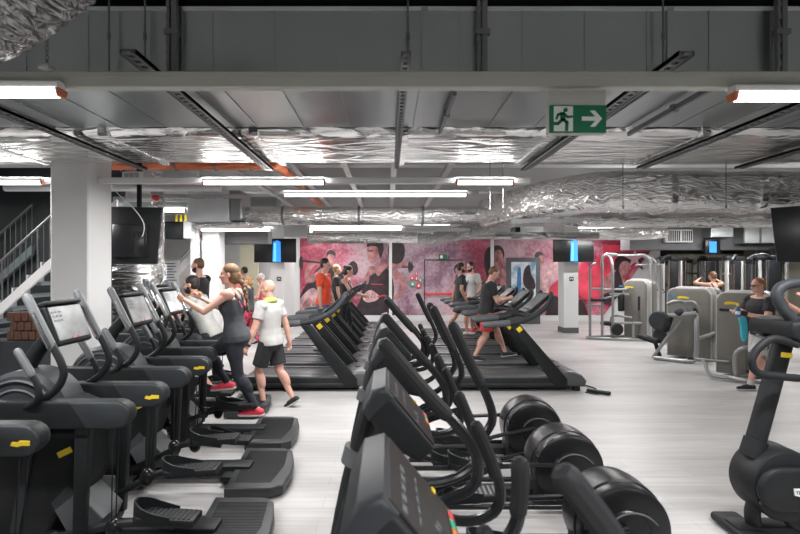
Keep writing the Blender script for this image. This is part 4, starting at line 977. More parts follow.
obj('console_underside', G().prism([(-.06, 1.41), (.3, 1.36), (.32, 1.30), (.06, 1.36)], -.15, .15, 'y', .02), 'blackgloss', c)
obj('arch_handle', G().tube([(.06, -.1, 1.54), (-.01, -.1, 1.62), (-.05, -.1, 1.71), (.0, -.1, 1.78), (.15, -.1, 1.80), (.30, -.1, 1.77), (.38, -.1, 1.66), (.4, -.1, 1.55)], .036, 12, 6), 'anth', t)
obj('loop_handle', G().tube([(.04, -.16, 1.38), (-.12, -.16, 1.42), (-.22, -.16, 1.36), (-.27, -.16, 1.27), (-.23, -.16, 1.19), (-.1, -.16, 1.165), (.1, -.16, 1.15), (.2, -.16, 1.17)], .026, 12, 6), 'black', t)
obj('base_frame', G().tube([(-.14, -.02, .25), (-.16, -.02, .16), (-.14, -.02, .06)], .05, 12, 4).tube([(.02, -.06, .22), (.08, -.06, .14), (.2, -.06, .06)], .05, 12, 4).bb(-.3, .7, -.08, .08, .015, .09, .02), 'black', t)
obj('front_foot', G().bb(-.32, -.12, -.16, .2, .012, .075, .025, 3), 'black', t)
obj('seat_post', G().cyl((.55, 0, .05), (.62, 0, .9), .04), 'black', t)
obj('saddle', G().prism([(.42, .92), (.45, .98), (.75, 1.0), (.8, .95), (.7, .9)], -.1, .1, 'y', .03, 3), 'rubber', t)
text('brand_lettering', 'TECHNOGYM', .034, 'anth', d, (.095, -.2085, .394), (PI / 2, 0, 0))

# ------------------------------------------------------------------ grey weight machines at the right
def shell(g, x0, x1, y0, y1, z0, z1, r=.14, bev=.03):
    p = []
    for cx, cz, a0 in ((x1 - r, z1 - r, 0), (x0 + r, z1 - r, PI / 2)):
        for i in range(6): a = a0 + PI / 2 * i / 5; p.append((cx + r * math.cos(a), cz + r * math.sin(a)))
    p += [(x0, z0), (x1, z0)]
    return g.prism(p, y0, y1, 'y', bev, 2)
def weight_machine(label, loc, w, h, dp, tagx, number=False, frames=(), blue=True):
    t = thing('weight_machine', label, 'weight machine', loc, -.8)
    obj('back_shell', shell(G(), .06, w + .1, dp * .45, dp, .05, h, .16), 'taupe', t)
    obj('shell_edge', shell(G(), .035, w + .075, dp * .3, dp * .42, .05, h + .015, .16), 'silver', t)
    f = obj('front_panel', shell(G(), 0, w, 0, dp * .25, .06, h - .03, .15), 'taupe', t)
    obj('panel_edge', shell(G(), -.012, w + .012, .03, dp * .2, .05, h - .012, .16, .01), 'silver', f)
    obj('logo_tag', G().prism([(p.x, p.y) for p in catmull([(tagx, h - .2, 0), (tagx + .05, h - .185, 0), (tagx + .12, h - .19, 0), (tagx + .2, h - .205, 0), (tagx + .2, h - .235, 0), (tagx + .1, h - .23, 0), (tagx, h - .24, 0)], 3, True)], -.008, .001, 'y'), 'yellow', f)
    if blue: obj('blue_label', G().bb(tagx - .15, tagx - .06, -.006, .001, h - .22, h - .16), 'c_blue', f)
    if number:
        b = obj('weight_scale', G().bb(.05, w - .1, -.006, .001, h - .36, h - .31), 'panel', f)
        g = G()
        for i in range(4): g.bb(.2 + i * .06, .24 + i * .06, -.009, -.005, h - .352, h - .318)
        obj('scale_marks', g, 'white', b)
    s_ = obj('weight_slot', G().bb(w * .62, w * .72, -.004, .02, .12, h * .72), 'panel', f)
    g = G()
    for i in range(14): g.bb(w * .63, w * .71, -.012, -.002, .16 + i * .045, .195 + i * .045)
    obj('weight_stack', g, 'strut', s_)
    fr = None
    for i, (pts, r) in enumerate(frames): obj('frame_tube', G().tube(pts, r, 10, 6), 'tube', t)
    return t
# nearest, behind the man with glasses
t = weight_machine('nearest grey weight machine, behind the man with glasses', (X(716, 8.5), 8.5, 0), .70, 1.50, .5, .13, True,
    [([(.55, -.02, .1), (.3, -.35, .06), (.0, -.4, .08), (-.12, -.2, .22), (-.2, -.1, .25)], .03), ([(.2, -.1, .28), (-.35, -.15, .27)], .02),
     ([(.35, -.3, .05), (.33, -.3, .4), (.42, -.3, .55), (.6, -.2, .6)], .04), ([(.2, -.35, .06), (.5, -.42, .06), (.75, -.3, .06)], .035)], blue=False)
obj('foot_pad', G().bb(-.4, -.3, -.2, -.1, .25, .29, .01), 'rubber', t)
# middle, with plate and bent press arm
t = weight_machine('grey weight machine with round black plate and bent press arm, middle of the three', (X(667, 10.2), 10.2, 0), .78, 1.50, .6, .2, False,
    [([(.55, -.1, .95), (.62, -.35, .85), (.62, -.4, .15), (.45, -.45, .05), (-.1, -.5, .05)], .045), ([(-.12, -.5, .04), (.05, -.45, .35), (.35, -.3, .85)], .035),
     ([(.0, -.4, .9), (.3, -.4, .95), (.62, -.35, 1.0)], .05), ([(.1, -.3, 1.15), (.25, -.35, 1.22), (.4, -.3, 1.2), (.5, -.25, 1.0)], .035), ([(.35, -.3, 1.2), (.55, -.3, 1.22), (.65, -.25, 1.05)], .03), ([(.62, -.4, .5), (.75, -.2, .55), (.85, 0, .6)], .035)])
obj('weight_plate', G().lathe((.0, -.5, .82), (0, 1, 0), [(.02, -.07), (.17, -.07), (.19, -.05), (.19, .05), (.17, .07), (.02, .07)], 28), 'anth', t)
obj('seat_pad', G().box((-.22, -.45, .42), (.4, .26, .09), (0, .25, 0), .035, 3).cyl((-.1, -.45, .38), (.0, -.45, .05), .04), 'rubber', t)
obj('back_pad', G().box((.12, -.42, .75), (.1, .3, .34), (0, .3, 0), .035, 3), 'rubber', t)
obj('press_joint', G().ell((.33, -.38, 1.0), (.09, .09, .09)), 'anth', t)
obj('side_wheel', G().lathe((.92, .15, .55), (1, 0, .0), [(.02, -.04), (.2, -.04), (.22, 0), (.2, .04), (.02, .04)], 24), 'rubber', t)
# farthest, inside the tube cage
t = weight_machine('grey weight machine standing inside the tube cage by the mural star', (X(624, 12.9), 12.9, 0), .56, 1.60, .5, .03, False,
    [([(-.8, -.1, 1.32), (-.1, -.12, 1.32), (.15, -.1, 1.35)], .035), ([(-.3, -.2, 1.2), (.2, -.2, 1.2)], .03), ([(-.2, -.3, .05), (-.2, -.3, .6), (.3, -.3, .6)], .03), ([(.35, -.35, .04), (.35, -.35, .5)], .03)])
obj('seat_pad', G().bb(-.5, -.2, -.35, -.05, .35, .45, .03), 'rubber', t)
obj('back_pad', G().bb(-.06, .06, -.3, -.1, .75, 1.2, .03), 'rubber', t)
def cage(label, loc, posts, tops, lows, r=.035):
    t = thing('pull_up_cage', label, 'tube frame', loc)
    for p in posts: obj('post', G().tube(p, r, 10, 6), 'tube', t)
    for p in tops: obj('crossbar', G().tube(p, r * .8, 10, 5), 'tube', t)
    for p in lows: obj('base_tube', G().tube(p, r, 10, 4), 'tube', t)
    return t
d0 = 12.8
def cx(px): return X(px, d0) - X(590, d0)
t = cage('grey tube frame cage with arched tops in front of the mural star', (X(590, d0), d0, 0),
    [[(cx(590), 0, .04), (cx(590), 0, 1.6), (cx(590), 0, 1.9), (cx(594), 0, 2.02), (cx(600), .3, 2.02), (cx(606), .8, 2.02)],
     [(cx(600.5), -.1, .04), (cx(600.5), -.1, 1.8), (cx(600.5), -.1, 2.12), (cx(604.5), -.1, 2.27), (cx(612), .1, 2.27), (cx(620), .2, 2.27)],
     [(cx(611), -.1, .04), (cx(611), -.1, 1.7), (cx(611.5), 0, 2.1), (cx(615), .3, 2.22), (cx(622), .5, 2.25)],
     [(cx(655), .2, .04), (cx(655), .2, 1.8), (cx(654), .2, 2.1), (cx(649), .2, 2.24), (cx(642), .2, 2.25)],
     [(cx(664), .4, .04), (cx(664), .4, 1.8), (cx(663), .4, 2.08), (cx(657), .4, 2.2), (cx(650), .3, 2.22)],
     [(cx(678), .8, .04), (cx(678), .8, 2.0)]],
    [[(cx(590), 0, 1.0), (cx(611), -.1, 1.15), (cx(625), 0, 1.2)], [(cx(588), .1, .9), (cx(605), .1, .92)], [(cx(600.5), -.1, 1.33), (cx(625), -.1, 1.33)], [(cx(650), .2, 1.38), (cx(665), .4, 1.38)], [(cx(650), .2, 1.1), (cx(665), .4, 1.1)], [(cx(612), .5, 2.25), (cx(650), .3, 2.25)], [(cx(640), .2, 1.98), (cx(678), .8, 2.0)]],
    [[(cx(586), 0, .05), (cx(611), -.3, .05), (cx(640), -.5, .05)], [(cx(590), .1, .05), (cx(664), .4, .05)], [(cx(611), -.1, .45), (cx(640), -.2, .45)]])
obj('arm_pad', G().bb(cx(589), cx(603), -.2, -.05, 1.02, 1.1, .03), 'rubber', t)
obj('weight_disc', G().lathe((cx(612), -.3, .3), (0, 1, 0), [(.02, -.03), (.14, -.03), (.16, 0), (.14, .03), (.02, .03)], 20), 'rubber', t)

# ------------------------------------------------------------------ cable towers before the mirrors
def tower(label, loc, rz=0, v=0):
    t = thing('cable_tower', label, 'weight machine', loc, rz, 'cable towers before the mirrors')
    for s in (-1, 1): obj('upright', G().bb(s * .3 - .028, s * .3 + .028, -.05, .05, .05, 2.15, .012), 'anth' if v else 'silver', t)
    obj('base', G().bb(-.4, .4, -.35, .35, .004, .06, .02), 'anth', t)
    obj('head', G().bb(-.38, .38, -.08, .08, 2.12, 2.24, .03), 'black', t)
    g = G()
    for i in range(16): g.bb(-.16, .16, -.06, .06, .1 + i * .05, .142 + i * .05, .004, 1)
    obj('weight_stack', g, 'strut', t)
    obj('guide_rods', G().cyl((-.09, 0, .06), (-.09, 0, 2.14), .012, seg=8).cyl((.09, 0, .06), (.09, 0, 2.14), .012, seg=8), 'chrome', t)
    a = obj('pulley_arm', G().tube([(-.05, -.06, 2.18), (-.3, -.25, 2.26), (-.6, -.4, 2.22), (-.75, -.45, 2.12)], .03, 10, 5), 'anth', t)
    obj('pulley', G().lathe((-.72, -.45, 2.08), (0, 1, 0), [(.01, -.02), (.07, -.02), (.055, 0), (.07, .02), (.01, .02)], 18), 'blackgloss', a)
    obj('cable', G().cyl((-.72, -.45, 2.05), (-.70, -.45, 1.3), .006, seg=6), 'rubber', a)
    obj('pull_handle', G().tube([(-.70, -.45, 1.3), (-.76, -.45, 1.2), (-.64, -.45, 1.2), (-.70, -.45, 1.3)], .012, 8, 2), 'rubber', a)
    obj('front_shroud', G().bb(-.14, .14, -.11, -.07, 1.0, 2.1, .02), 'black', t)
    for s in (-.2, .26): obj('cable', G().cyl((s, -.14, .3), (s, -.14, 2.12), .014, seg=8), 'chrome', t)
    return t
TW = [(8.45, 14.3, .2, 'cable tower nearest the end of the mural'), (9.2, 15.4, -.2, 'cable tower behind the second from the mural end'), (9.95, 13.8, .35, 'cable tower just left of the person pulling cables'), (10.15, 15.2, 0, 'cable tower behind the person pulling cables'),
      (10.35, 12.9, -.3, 'cable tower straight above the seated person in blue'), (10.9, 14.2, .2, 'cable tower behind the head of the man with glasses, left'), (11.45, 12.8, .1, 'cable tower behind the head of the man with glasses, right'), (11.9, 14.8, -.2, 'cable tower under the near hanging screen'), (12.75, 13.9, .2, 'cable tower at the right edge before the mirror')]
pt = [None, None]
for i, (x, y, r, lb) in enumerate(TW):
    v = i % 2
    if pt[v] is None: pt[v] = tower(lb, (x, y, 0), r, v)
    else: dup(pt[v], (x, y, 0), lb, r)
def bench(label, loc, rz=0):
    t = thing('weight_bench', label, 'bench', loc, rz)
    obj('pad', G().box((0, 0, .48), (1.1, .3, .09), None, .035, 3), 'rubber', t); obj('back_pad', G().box((.62, 0, .72), (.6, .3, .09), (0, -.85, 0), .035, 3), 'rubber', t)
    for s in (-.4, .45): obj('leg', G().bb(s - .03, s + .03, -.25, .25, .004, .06, .015).bb(s - .025, s + .025, -.025, .025, .05, .44), 'tube', t)
    return t
bench('black weight bench under the person lying at the right edge', (X(795, 9.6), 9.6, 0)); bench('black weight bench under the seated person in blue', (X(716, 10.9), 10.9, 0))
for k, (px, d_, z, lb) in enumerate(((760, 11.2, .3, 'black weight plate leaning low behind the man with glasses'), (775, 11.4, .35, 'black weight plate on the floor right of the bike arch'), (662, 12.0, .25, 'black weight plate beside the middle grey machine'))):
    o = obj('weight_plate', G().lathe((0, 0, 0), (0, 1, 0), [(.03, -.03), (.2, -.03), (.22, -.015), (.22, .015), (.2, .03), (.03, .03)], 24), 'rubber', None, (X(px, d_), d_, .225)); tag(o, lb, 'weight plate')

# racks, dumbbells and plates in front of the mirrors
def rack(label, loc, rz=0):
    t = thing('squat_rack', label, 'rack', loc, rz)
    for sx_ in (-.55, .55):
        for sy_ in (-.4, .4): obj('upright', G().bb(sx_ - .03, sx_ + .03, sy_ - .03, sy_ + .03, .005, 2.25, .008, 1), 'tube', t)
        obj('side_beam', G().bb(sx_ - .025, sx_ + .025, -.4, .4, 2.18, 2.25).bb(sx_ - .025, sx_ + .025, -.4, .4, .9, .96), 'anth', t)
    for z in (2.2, 1.7): obj('crossbar', G().bb(-.55, .55, .37, .43, z - .03, z + .03), 'silver', t)
    b = obj('barbell', G().cyl((-.95, -.45, 1.25), (.95, -.45, 1.25), .015, seg=8), 'chrome', t)
    for s in (-1, 1): obj('weight_plate', G().lathe((s * .78, -.45, 1.25), (1, 0, 0), [(.02, -.04), (.2, -.04), (.22, -.02), (.22, .02), (.2, .04), (.02, .04)], 22), 'rubber', b)
    return t
rk = rack('squat rack with loaded bar behind the bike arch at the right', (12.3, 11.6, 0), -.3)
dup(rk, (11.5, 16.3, 0), 'squat rack with loaded bar close to the middle mirror', .1)
# ------------------------------------------------------------------ people
def bake(name, g, m, voxel, smooth, parent=None, loc=(0, 0, 0), rz=0):
    me = bpy.data.meshes.new(name + '_src'); me.from_pydata(g.v, [], g.f)
    bm = bmesh.new(); bm.from_mesh(me); bmesh.ops.recalc_face_normals(bm, faces=bm.faces[:]); bm.to_mesh(me); bm.free()
    o = bpy.data.objects.new(name, me); COL.objects.link(o)
    r = o.modifiers.new('r', 'REMESH'); r.mode = 'VOXEL'; r.voxel_size = voxel
    s = o.modifiers.new('s', 'SMOOTH'); s.factor = .5; s.iterations = smooth
    dg = bpy.context.evaluated_depsgraph_get(); dg.update()
    me2 = bpy.data.meshes.new_from_object(o.evaluated_get(dg))
    o.modifiers.clear(); o.data = me2; bpy.data.meshes.remove(me); me2.name = name
    me2.materials.clear(); me2.materials.append(MT[m])
    me2.polygons.foreach_set('use_smooth', [True] * len(me2.polygons))
    o.location = loc; o.rotation_euler = (0, 0, rz)
    if parent: o.parent = parent
    return o
def ik(a, b, l1, l2, pole):
    a = V(a); b = V(b); d = b - a; L = d.length
    if L > (l1 + l2) * .995: b = a + d.normalized() * (l1 + l2) * .995; d = b - a; L = d.length
    if L < abs(l1 - l2) * 1.05 + .02: L = abs(l1 - l2) * 1.05 + .02
    x = (l1 * l1 - l2 * l2 + L * L) / (2 * L); h = math.sqrt(max(0, l1 * l1 - x * x))
    dn = d.normalized(); p = V(pole); p = p - dn * p.dot(dn)
    if p.length < 1e-5: p = V((1, 0, 0)) - dn * dn.x
    return a + dn * x + p.normalized() * h, b
def person(label, loc, yaw, H=1.75, pelvis=None, lean=0., side=0., feet=((.0, .1, 0., 0.), (.0, -.1, 0., 0.)), hands=None, hpitch=0., hyaw=0., skin='skin', hair='short', hcol='h_dark', beard=None,
           top='tee', tcol='c_black', bottom='shorts', bcol='c_black', shoe='c_black', sock=None, vox=.0075, female=False, extra=None, bulk=1., kneepole=(1, 0, 0), elbow=None, curl=.7):
    k = H; fem = female
    pel = V(pelvis) if pelvis else V((0, 0, .525 * k))
    sa, ca = math.sin(lean), math.cos(lean)
    T = V((sa, math.sin(side), ca)).normalized(); F = V((ca, 0, -sa)); S = T.cross(F).normalized(); F = S.cross(T).normalized()
    B = (F, S, T)
    sw = (.098 if fem else .112) * k * (bulk ** .5)
    sh = pel + T * .283 * k; nb = pel + T * .305 * k
    Hu = V((math.sin(lean * .5 + hpitch), 0, math.cos(lean * .5 + hpitch))).normalized()
    hd = Matrix.Rotation(hyaw, 3, 'Z')
    Hf = (hd @ V((Hu.z, 0, -Hu.x))).normalized(); Hu2 = (hd @ Hu) if False else Hu
    Hs = Hu2.cross(Hf).normalized(); Hf = Hs.cross(Hu2).normalized(); HB = (Hf, Hs, Hu2)
    hc = nb + T * .035 * k + Hu * .072 * k + F * .012 * k
    q = k / 1.75
    def hp(f, s, u): return hc + (Hf * f + Hs * s + Hu2 * u) * q
    sk = G()
    # head
    sk.ell(hp(-.012, 0, .03), (.096 * q, .076 * q, .098 * q), HB, 20, 14)
    sk.ell(hp(.03, 0, -.045), (.062 * q, .056 * q, .07 * q), HB, 16, 10)
    sk.ell(hp(.062, 0, -.088), (.026 * q, .026 * q, .022 * q), HB)
    sk.caps(hp(.084, 0, .012), hp(.106, 0, -.026), .011 * q, .016 * q)
    sk.ell(hp(.066, 0, .03), (.026 * q, .056 * q, .014 * q), HB)
    sk.ell(hp(.082, 0, -.055), (.012 * q, .024 * q, .01 * q), HB)
    for s in (-1, 1):
        sk.ell(hp(.052, s * .042, -.016), (.034 * q, .025 * q, .026 * q), HB)
        sk.ell(hp(-.008, s * .078, -.004), (.021 * q, .01 * q, .033 * q), HB)
    sk.caps(nb - T * .01 * k + F * -.004, hp(-.02, 0, -.03), .052 * q * (1 if not fem else .86) * bulk ** .5, .05 * q * (1 if not fem else .86))
    # torso as one loft
    if fem: prof = [(-.075, .050, .078, -.006), (-.03, .068, .100, -.012), (.01, .069, .101, -.012), (.05, .060, .090, -.004), (.10, .050, .073, 0), (.14, .050, .074, .003), (.185, .064, .083, .011), (.215, .066, .086, .012), (.25, .054, .085, .002), (.28, .042, .073, -.002), (.305, .03, .045, -.002)]
    else: prof = [(-.075, .05, .076, -.006), (-.03, .066, .092, -.010), (.01, .066, .094, -.008), (.05, .060, .090, -.002), (.10, .057, .086, .002), (.15, .060, .090, .004), (.20, .067, .099, .007), (.24, .065, .100, .005), (.275, .052, .088, 0), (.30, .036, .058, -.002)]
    def loft(g, a=0., t0=-1, t1=1, flare=0.):
        R = [r for r in prof if t0 <= r[0] <= t1]; vs = []; fs = []; n = 28
        for t_, rf, rs, fo in R:
            fl = a + (flare if t_ == R[0][0] else 0)
            for m_ in range(n):
                an = 2 * PI * m_ / n; ca_, sa_ = math.cos(an), math.sin(an)
                vs.append(pel + T * t_ * k + F * (fo * k + math.copysign(abs(ca_) ** .85, ca_) * (rf * k * bulk + fl)) + S * (math.copysign(abs(sa_) ** .85, sa_) * (rs * k * bulk + fl)))
        for u_ in range(len(R) - 1):
            for m_ in range(n): fs.append([u_ * n + m_, u_ * n + (m_ + 1) % n, (u_ + 1) * n + (m_ + 1) % n, (u_ + 1) * n + m_])
        fs.append(list(range(n))[::-1]); fs.append([(len(R) - 1) * n + m_ for m_ in range(n)])
        g.add(vs, fs)
    loft(sk)
    sl = {}
    for s in (-1, 1):
        S0 = sh + S * s * sw; sl[s] = S0
        sk.caps(nb + T * .005 * k, S0 + T * .004 * k, .04 * q * bulk, .044 * q * bulk)
        sk.ell(S0, (.048 * k * .62 * bulk * 1.6, .03 * k * bulk * 1.1, .034 * k * 1.1), B)
    # arms
    ua, fa = .172 * k, .152 * k
    arms = {}
    if hands is None: hands = ((.08, .24, .46 * k), (.08, -.24, .46 * k))
    for i, s in ((0, 1), (1, -1)):
        A = sl[s]; W = V(hands[i])
        E, W = ik(A, W, ua, fa, (elbow[i] if elbow else (-.7, s * .5, -.6)))
        arms[s] = (A, E, W)
        b = (.86 if fem else 1.) * bulk
        sk.caps(A, E, .031 * k * b * .98, .0235 * k * b); mid = A.lerp(E, .45); sk.ell(mid, (.027 * k * b, .027 * k * b, .06 * k), (frame(E - A)[1], frame(E - A)[2], (E - A).normalized()))
        sk.caps(E, W, .0235 * k * b, .0155 * k * b); mid = E.lerp(W, .28); sk.ell(mid, (.0245 * k * b, .0245 * k * b, .055 * k), (frame(W - E)[1], frame(W - E)[2], (W - E).normalized()))
        # hand: palm, four fingers, thumb
        d = (W - E).normalized(); inn = S * (-s); nrm = inn - d * inn.dot(d)
        if nrm.length < .1: nrm = V((0, 0, -1))
        nrm.normalize(); acr = d.cross(nrm).normalized()
        if acr.dot(F) < 0 and acr.z < 0: acr = -acr
        hl = .1 * k
        pc_ = W + d * hl * .27
        sk.ell(pc_, (hl * .30, .036 * q, .015 * q), (d, acr, nrm))
        for j in range(4):
            off = acr * ((1.5 - j) * .0185 * q)
            ln = (.42, .47, .44, .34)[j] * hl
            p0 = W + d * hl * .42 + off; p1 = p0 + (d * math.cos(curl * .7) + nrm * math.sin(curl * .7)) * ln * .55
            p2 = p1 + (d * math.cos(curl * 1.9) + nrm * math.sin(curl * 1.9)) * ln * .5
            sk.caps(p0 - d * .03 * q, p0, .0095 * q, .009 * q); sk.caps(p0, p1, .009 * q, .0082 * q); sk.caps(p1, p2, .0082 * q, .007 * q)
        t0 = W + d * hl * .12 + acr * .022 * q; t1 = t0 + (d * .6 + acr * .6 + nrm * .35).normalized() * .042 * q; t2 = t1 + (d * .85 + nrm * .45).normalized() * .032 * q
        sk.caps(t0, t1, .0125 * q, .0098 * q); sk.caps(t1, t2, .0098 * q, .008 * q)
    # legs
    th, cf = .245 * k, .243 * k
    legs = {}
    for i, s in ((0, 1), (1, -1)):
        f = feet[i]; pit = f[3] if len(f) > 3 else 0.; fy = f[4] if len(f) > 4 else 0.
        Hj = pel + S * s * .05 * k - T * .005 * k
        fd = V((math.cos(pit) * math.cos(fy), math.cos(pit) * math.sin(fy), -math.sin(pit)))      # heel to toe
        fu = V((math.sin(pit) * math.cos(fy), math.sin(pit) * math.sin(fy), math.cos(pit)))
        # f is the ankle-under point on the sole plane (heel region), sole at f.z
        sole = V(f[:3]); An = sole + fu * .045 * k
        K, An2 = ik(Hj, An, th, cf, kneepole)
        sole = sole + (An2 - An); An = An2
        legs[s] = (Hj, K, An, sole, fd, fu)
        b = bulk
        sk.caps(Hj, K, .05 * k * b, .031 * k * b); sk.ell(Hj.lerp(K, .35), (.05 * k * b, .046 * k * b, .1 * k), (frame(K - Hj)[1], frame(K - Hj)[2], (K - Hj).normalized()))
        sk.caps(K, An, .03 * k * b, .02 * k)
        dd = (An - K).normalized(); bk = -V((1, 0, 0)); bk = (bk - dd * bk.dot(dd)).normalized()
        sk.ell(K.lerp(An, .3) + bk * .012 * k, (.034 * k * b, .03 * k * b, .075 * k), (bk, dd.cross(bk), dd))
        sk.caps(An - fu * .012 * k, sole + fd * .1 * k + fu * .018 * k, .021 * k, .014 * k)
        sk.caps(An - fu * .02 * k, sole - fd * .025 * k + fu * .02 * k, .02 * k, .018 * k)
    root = bake('person', sk, skin, vox, 4, None, loc, yaw); tag(root, label, 'person')
    # ---- clothes
    def infl(r, a): return tuple(x + a for x in r)
    if top:
        g = G(); a = .011 * q
        loft(g, a + .003, -.04 if top != 'tank' else -.04, 1 if top != 'tank' else .26, .006)
        for s in (-1, 1):
            A, E, W = arms[s]
            if top in ('tee', 'tee_long', 'long'):
                g.caps(nb - T * .022 * k, A - T * .004 * k, .038 * q * bulk + a, .043 * q * bulk + a)
                g.ell(A, (.046 * k * bulk + a, .034 * k * bulk + a, .038 * k + a), B)
                e = E if top != 'long' else W
                L = A.lerp(E, .62 if top == 'tee' else 1.)
                g.cyl(A, L, .033 * k * bulk + a * 1.2, .03 * k * bulk + a * 1.5, 16)
                if top == 'long': g.caps(A, E, .033 * k * bulk + a, .026 * k * bulk + a); g.cyl(E, W, .026 * k + a, .018 * k + a)
            else:
                g.tube([pel + T * .25 * k + S * s * .05 * k + F * .05 * k, nb + S * s * .055 * k + T * .004 * k, pel + T * .24 * k + S * s * .045 * k - F * .055 * k], .017 * k, 8, 5)
        bake('top', g, tcol, vox, 14, root)
    if bottom:
        g = G(); a = .013 * q if bottom == 'shorts' else .006 * q
        loft(g, .006 * q, -1, .06)
        for s in (-1, 1):
            Hj, K, An = legs[s][:3]
            if bottom == 'shorts':
                g.caps(Hj, Hj.lerp(K, .3), .05 * k * bulk + a, .05 * k * bulk + a); g.cyl(Hj, Hj.lerp(K, .80), .052 * k * bulk + a, .046 * k * bulk + a * 1.6, 18)
            else:
                w = .0 if bottom == 'leggings' else .012 * k
                g.caps(Hj, K, .05 * k * bulk + a, .031 * k * bulk + a + w); g.ell(Hj.lerp(K, .35), (.05 * k * bulk + a, .046 * k * bulk + a, .1 * k), (frame(K - Hj)[1], frame(K - Hj)[2], (K - Hj).normalized()))
                e = K.lerp(An, .93); g.caps(K, e, .030 * k * bulk + a + w, .021 * k + a + w)
                dd = (An - K).normalized(); bk = -V((1, 0, 0)); bk = (bk - dd * bk.dot(dd)).normalized()
                g.ell(K.lerp(An, .3) + bk * .012 * k, (.034 * k * bulk + a, .03 * k * bulk + a, .075 * k), (bk, dd.cross(bk), dd))
        bake({'shorts': 'shorts', 'leggings': 'leggings', 'trousers': 'trousers'}[bottom], g, bcol, vox, 5, root)
    for s in (-1, 1):
        Hj, K, An, sole, fd, fu = legs[s]
        g = G(); sd = fu.cross(fd).normalized(); a = .009 * q
        g.caps(sole - fd * .022 * k + fu * .024 * k, sole + fd * .05 * k + fu * .024 * k, .024 * k + a * .3, .023 * k + a * .3)
        g.caps(sole + fd * .04 * k + fu * .02 * k, sole + fd * .105 * k + fu * .016 * k, .024 * k, .017 * k)
        g.ell(An - fu * .012 * k, (.03 * k, .026 * k, .026 * k), (fd, sd, fu))
        sh_ = bake('shoe', g, shoe, max(.006, vox), 3, root)
        so = G(); pl = [(-.048, -.018), (-.03, -.027), (.05, -.028), (.1, -.027), (.122, -.012), (.122, .012), (.1, .027), (.05, .028), (-.03, .027), (-.048, .018)]
        M = Matrix((fd, sd, fu)).transposed()
        so.prism([(a_ * k, b_ * k) for a_, b_ in pl], 0, .012 * k, 'z', .004, 1); so.v = [tuple(sole + M @ V(p)) for p in so.v]
        obj('sole', so, 'c_white' if shoe != 'c_white' else 'c_char', sh_)
        if sock:
            e = An.lerp(K, .16); obj('sock', G().cyl(An, e, .024 * k, .026 * k), sock, root)
    # ---- hair, beard, eyes, mouth
    if hair in ('short', 'long', 'ponytail', 'bun'):
        g = G(); fr = .0
        g.ell(hp(-.024, 0, .045), (.098 * q, .083 * q, .094 * q), HB, 20, 12); g.ell(hp(-.05, 0, .0), (.064 * q, .08 * q, .075 * q), HB)
        if hair == 'long' or hair == 'bun': g.ell(hp(-.05, 0, -.02), (.07 * q, .083 * q, .1 * q), HB); g.caps(hp(-.1, 0, .0), hp(-.105, 0, -.07), .04 * q)
        if hair == 'bun': g.ell(hp(-.12, 0, .07), (.04 * q, .04 * q, .04 * q), HB)
        h = bake('hair', g, hcol, vox, 3, root)
        if hair == 'long':
            g = G(); p0 = hp(-.125, -.01, -.05); p1 = pel + T * .17 * k - F * .092 * k - S * .02
            for j in range(9):
                u = j / 8; c = p0.lerp(p1, u) - F * .018 * math.sin(u * PI)
                g.ell(c + S * (.011 if j % 2 else -.011) * q, (.032 * q * (1 - .45 * u), .034 * q * (1 - .45 * u), .038 * q), B, 12, 8)
            obj('braid', g, hcol, h)
        if hair == 'ponytail':
            obj('ponytail', G().tube([hp(-.1, 0, .06), hp(-.15, 0, .03), hp(-.165, 0, -.05), hp(-.14, 0, -.13)], lambda u: .028 * q * (1.1 - .8 * u), 10, 5), hcol, h)
    elif hair == 'buzz':
        g = G(); g.ell(hp(-.020, 0, .043), (.094 * q, .0785 * q, .090 * q), HB, 20, 12); g.ell(hp(-.05, 0, .01), (.06 * q, .0775 * q, .07 * q), HB); bake('hair', g, hcol, vox, 3, root)
    elif hair == 'fringe':
        g = G(); g.ell(hp(-.04, 0, .0), (.072 * q, .081 * q, .05 * q), HB); bake('hair', g, hcol, vox, 3, root)
    if beard:
        g = G(); g.ell(hp(.032, 0, -.066), (.064 * q, .060 * q, .056 * q), HB); g.caps(hp(.012, .066, -.03), hp(.04, .05, -.07), .017 * q); g.caps(hp(.012, -.066, -.03), hp(.04, -.05, -.07), .017 * q)
        bake('beard', g, beard, vox, 3, root)
    for s in (-1, 1): obj('eye', G().ell(hp(.079, s * .031, .009), (.011 * q, .0135 * q, .009 * q), HB, 10, 7), 'eye', root)
    obj('mouth', G().ell(hp(.089, 0, -.057), (.008 * q, .021 * q, .0065 * q), HB, 10, 7), 'lips', root)
    if extra: extra(root, dict(hp=hp, HB=HB, nb=nb, pel=pel, B=B, T=T, F=F, S=S, arms=arms, legs=legs, k=k, q=q, sh=sh, vox=vox, hc=hc))
    return root
def scarf(col, nm='neck_towel', r=.03):
    def f(root, c):
        q = c['q']; g = G(); n0 = c['nb'] + c['T'] * .012
        g.tube([n0 + (c['F'] * math.cos(a) * .078 + c['S'] * math.sin(a) * .088 + c['T'] * (.018 * math.cos(a + PI))) * q for a in [i * PI / 5 for i in range(10)]], r * q, 10, 3, True)
        g.tube([n0 + (c['F'] * math.cos(a) * .066 + c['S'] * math.sin(a) * .074 + c['T'] * .035) * q for a in [i * PI / 5 for i in range(10)]], r * q * .8, 10, 3, True)
        bake(nm, g, col, .009, 3, root)
    return f
